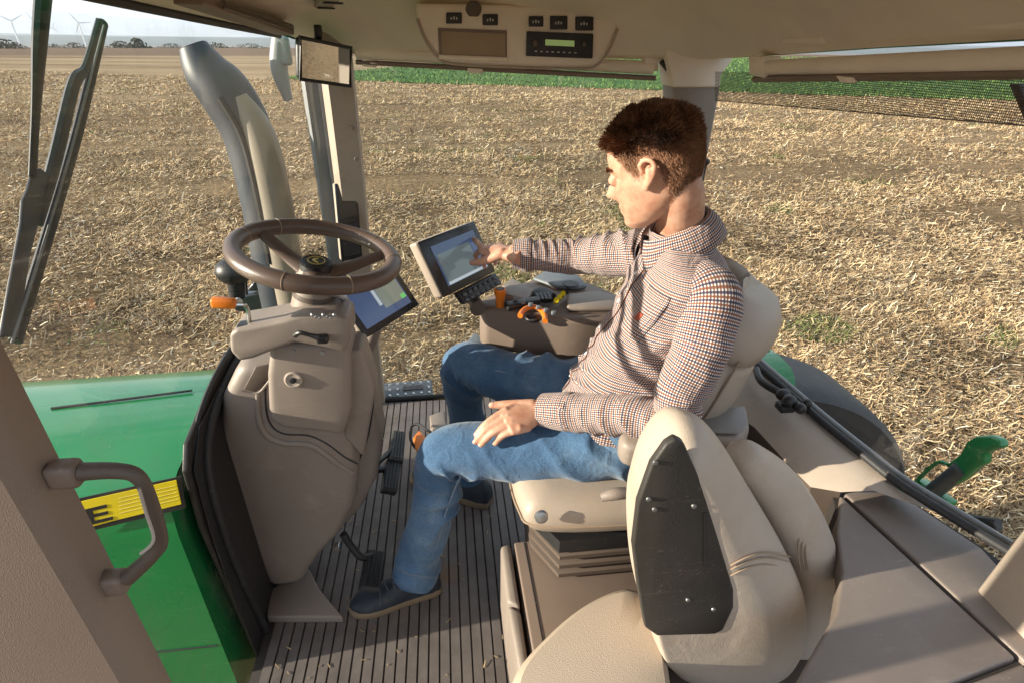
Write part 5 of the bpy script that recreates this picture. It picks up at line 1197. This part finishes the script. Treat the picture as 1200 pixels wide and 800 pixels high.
# shoes
def shoe(heel, toe, nm_label):
    f = (toe-heel); f.z = 0; L_ = f.length; f.normalize(); l = V((-f.y, f.x, 0)); k = L_/.28
    W_ = lambda x, y, z: V((heel.x, heel.y, 0))+f*x*k+l*y*k+V((0, 0, z*k))
    sec = [(.0, .018, .050), (.008, .028, .072), (.03, .034, .088), (.07, .036, .098), (.11, .038, .092), (.15, .042, .076), (.19, .046, .060), (.225, .045, .052), (.252, .036, .046), (.270, .020, .036), (.277, .006, .026)]
    rings = []
    for x, hw, ht in sec:
        rings.append([W_(x, hw*math.copysign(abs(math.cos(a))**.8, math.cos(a)), .014+(ht-.014)*max(0, math.sin(a))**.85 if math.sin(a) > 0 else .014) for a in np.linspace(0, 2*math.pi, 28, endpoint=False)])
    o = MB().loft(rings).build('shoe', shoem, PO, sharp=60, label=nm_label)
    out = [(.0, .020), (.012, .033), (.06, .038), (.11, .040), (.16, .046), (.20, .050), (.235, .047), (.262, .036), (.280, .014)]
    pts = [W_(x, y, 0) for x, y in out]+[W_(x, -y, 0) for x, y in out[::-1]]
    rr_ = smoothring(pts, 3); ct = sum(rr_, V())/len(rr_)
    MB().loft([[p.lerp(ct, .04)+V((0, 0, .001)) for p in rr_], [p+V((0, 0, .006)) for p in rr_], [p+V((0, 0, .020*k)) for p in rr_], [p.lerp(ct, .06)+V((0, 0, .024*k)) for p in rr_]]).build('sole', solem, o)
    for i in range(4):
        x = .118+i*.020; ht = .093-.011*i; MB().tube([W_(x, .024, ht-.012), W_(x+.004, .010, ht+.001), W_(x+.008, -.010, ht-.001), W_(x+.004, -.024, ht-.014)], .0023, 6).build('lace', lacem, o)
    MB().tube([W_(.112, .0, .098), W_(.125, .02, .106), W_(.118, .036, .092), W_(.108, .02, .099)], .002, 6).build('lace', lacem, o)
    MB().tube([W_(.19, .046, .05), W_(.185, .03, .062), W_(.183, 0, .069), W_(.185, -.03, .062), W_(.19, -.046, .05)], .0013, 6).build('stitching', lacem, o)
    return o
shoe(atZ((516, 684), .01), atZ((409, 713), .01), 'dark left shoe with a tan sole by the clutch pedal')
shoe(atZ((575, 588), .01), atZ((484, 556), .01), 'right shoe half hidden behind the near leg')
# hair
def hairline(ph):
    T_ = [(0, .074), (30, .070), (48, .056), (58, .034), (67, .012), (76, -.012), (83, -.004), (88, .030), (95, .022), (102, -.010), (112, -.045), (128, -.075), (150, -.092), (180, -.10)]
    ph = abs(math.degrees(ph)); ph = min(ph, 360-ph)
    for i in range(len(T_)-1):
        if ph <= T_[i+1][0]: f = (ph-T_[i][0])/(T_[i+1][0]-T_[i][0]); return T_[i][1]*(1-f)+T_[i+1][1]*f
    return T_[-1][1]
def hn(th, z):
    e = .004; a = headpt(th+e*8, z)-headpt(th-e*8, z); b = headpt(th, min(z+e, .1155))-headpt(th, max(z-e, -.11)); n_ = a.cross(b)
    if n_.length < 1e-9: return V((0, 0, 1))
    n_.normalize(); return n_ if n_.dot(headpt(th, z)-V((0, 0, min(z, .03)*.8))) > 0 else -n_
def topness(th, z):
    lim = .040+.012*math.cos(th)
    return min(1, max(0, (z-lim)/.032))
def cap(zlo, off, nm, mat_, par, only_top=False):
    rows = []; nz_ = 26; nk_ = 90
    for j in range(nz_+1):
        for k in range(nk_):
            th = 2*math.pi*k/nk_; z0 = hairline(th) if not only_top else max(hairline(th), .042+.012*math.cos(th)); f = j/nz_; z = z0+(.1158-z0)*(1-(1-f)**1.6)
            tn = topness(th, z); rows.append(H2W(headpt(th, z)+hn(th, z)*(off+.004*tn)))
    return MB().loft([rows[j*nk_:(j+1)*nk_] for j in range(nz_+1)], cap=False).build(nm, mat_, par, sharp=180)
hair = cap(0, .0012, 'hair', hairm, PO, True)
def scalp():
    m, t, b, o = nt('clipped_hair_shade'); b.inputs['Roughness'].default_value = .7
    tc = N(t, 'ShaderNodeTexCoord'); n1 = N(t, 'ShaderNodeTexNoise', Scale=160.0, Detail=4.0); t.links.new(tc.outputs['Object'], n1.inputs['Vector'])
    r = ramp(t, n1.outputs['Fac'], [(.3, (.16, .075, .04)), (.7, (.32, .165, .09))]); t.links.new(r.outputs[0], b.inputs['Base Color'])
    a = N(t, 'ShaderNodeAttribute', _attribute_name='fade'); tr = N(t, 'ShaderNodeBsdfTransparent'); mx = N(t, 'ShaderNodeMixShader')
    t.links.new(a.outputs['Fac'], mx.inputs[0]); t.links.new(tr.outputs[0], mx.inputs[1]); t.links.new(b.outputs[0], mx.inputs[2]); t.links.new(mx.outputs[0], o.inputs[0])
    rows = []; fade = []; nk_ = 150; nz_ = 60
    for j in range(nz_):
        z = -.106+.175*j/(nz_-1)
        for k in range(nk_):
            th = 2*math.pi*k/nk_; hl = sum(hairline(th+d) for d in (-.14, -.07, 0, .07, .14))/5
            f = min(1, max(0, (z-hl+.004)/.03)); f = f*f*(3-2*f); rows.append(H2W(headpt(th, z)+hn(th, z)*.0011)); fade.append(.80*f)
    o_ = MB().loft([rows[j*nk_:(j+1)*nk_] for j in range(nz_)], cap=False).build('clipped_sides', m, hair, sharp=180)
    at = o_.data.attributes.new('fade', 'FLOAT', 'POINT'); at.data.foreach_set('value', fade)
scalp()
def strands(cnt, top):
    vs = []; fs = []; c = 0; rnd_ = random.Random(5 if top else 6)
    while c < cnt:
        th = rnd_.uniform(-math.pi, math.pi); z = .1158-.215*abs(rnd_.random())**(1.5 if top else 1.0)
        hlz = max(hairline(th+rnd_.gauss(0, .06)), hairline(th+rnd_.gauss(0, .06)))
        if z < hlz+rnd_.gauss(.003, .006): continue
        if not top and rnd_.random() > .12+(z-hlz)/.028: continue
        tn = topness(th, z)
        if top and tn < rnd_.random()*.6: continue
        if not top and tn > rnd_.random()*1.3: continue
        p = headpt(th, max(min(z, .1155), -.1)); n_ = hn(th, z); cl = mnoise.noise(p*34); cl2 = mnoise.noise(p*31+V((5, 2, 9)))
        if top:
            fr_ = .5+.5*math.cos(th)
            L_ = (.009+(.011+.004*fr_)*tn)*rnd_.uniform(.7, 1.15)*(1+.5*cl); d0 = (n_*.75+V((.12*(1-fr_)-.15*fr_+.45*cl, .5*cl2, .10))+V((rnd_.gauss(0, .11), rnd_.gauss(0, .11), rnd_.gauss(0, .08)))).normalized(); bend = V((-.35+.9*cl2, .9*cl, -.30)) if fr_ > .5 else V((-.2+.5*cl2, .5*cl, -.5))
            wd = .0011
        else:
            L_ = (.0032+.008*tn+.004*max(0, (z-hlz)/.08))*rnd_.uniform(.7, 1.3); d0 = (n_*.45+V((-.25, 0, -.8))+V((rnd_.gauss(0, .2), rnd_.gauss(0, .2), rnd_.gauss(0, .2)))).normalized(); bend = V((-.1, 0, -.3)); wd = .00042
        w_ = d0.cross(V((rnd_.gauss(0, 1), rnd_.gauss(0, 1), rnd_.gauss(0, 1)))).normalized(); base = p+n_*.0006; b = len(vs)
        for s_, ww in ((0, 1), (.4, 1), (.75, .8), (1, .15)):
            q = base+d0*L_*s_+bend*L_*.42*s_*s_; vs += [H2W(q-w_*wd*ww), H2W(q+w_*wd*ww)]
        for i in range(3): fs.append((b+2*i, b+2*i+1, b+2*i+3, b+2*i+2))
        c += 1
    return vs, fs
v_, f_ = strands(15000, True); mk('hair_lock', v_, f_, hairm, hair, sharp=180)['kind'] = 'stuff'
v_, f_ = strands(24000, False); mk('short_hair', v_, f_, pm('side_hair', (.26, .125, .065), .6, .35, 80), hair, sharp=180)['kind'] = 'stuff'
# brows and lashes
for s_ in (1, -1):
    vs = []; fs = []; rb_ = random.Random(9)
    for i in range(260):
        y = s_*rb_.uniform(.014, .050); z = .0245+.004*math.sin((abs(y)-.012)/.04*3)+rb_.gauss(0, .0018); 
        th = math.asin(max(-1, min(1, (abs(y)/.0755)**1.125)))*s_; p = headpt(th, z); d = V((.25, s_*.8, .15+rb_.gauss(0, .2))).normalized(); w_ = V((0, .2, 1)); b = len(vs); q = p+V((.0015, 0, 0)); L_ = .008
        vs += [H2W(q-w_*.0005), H2W(q+w_*.0005), H2W(q+d*L_+w_*.0002), H2W(q+d*L_-w_*.0002)]; fs.append((b, b+1, b+2, b+3))
    mk('eyebrow', vs, fs, hairm, PO)
    MB().tube([H2W((.0935, s_*.020, .001)), H2W((.0955, s_*.030, -.0005)), H2W((.0905, s_*.042, -.001))], [.0008, .0013, .0008], 6, 4).build('eyelash', pm('lash', (.02, .01, .008), .8), PO)

# ================================================================== AIR
hz = MB().box((0, 0, 56), (15000, 15000, 172)).build('haze', denim, sharp=30); hz['kind'] = 'stuff'
hm = bpy.data.materials.new('air'); hm.use_nodes = True; ht_ = hm.node_tree; ht_.nodes.clear()
ho = ht_.nodes.new('ShaderNodeOutputMaterial'); pv = ht_.nodes.new('ShaderNodeVolumePrincipled'); ht_.links.new(pv.outputs[0], ho.inputs['Volume'])
pv.inputs['Color'].default_value = (.70, .80, .95, 1); pv.inputs['Density'].default_value = .00019; pv.inputs['Anisotropy'].default_value = .2
hz.data.materials.clear(); hz.data.materials.append(hm)
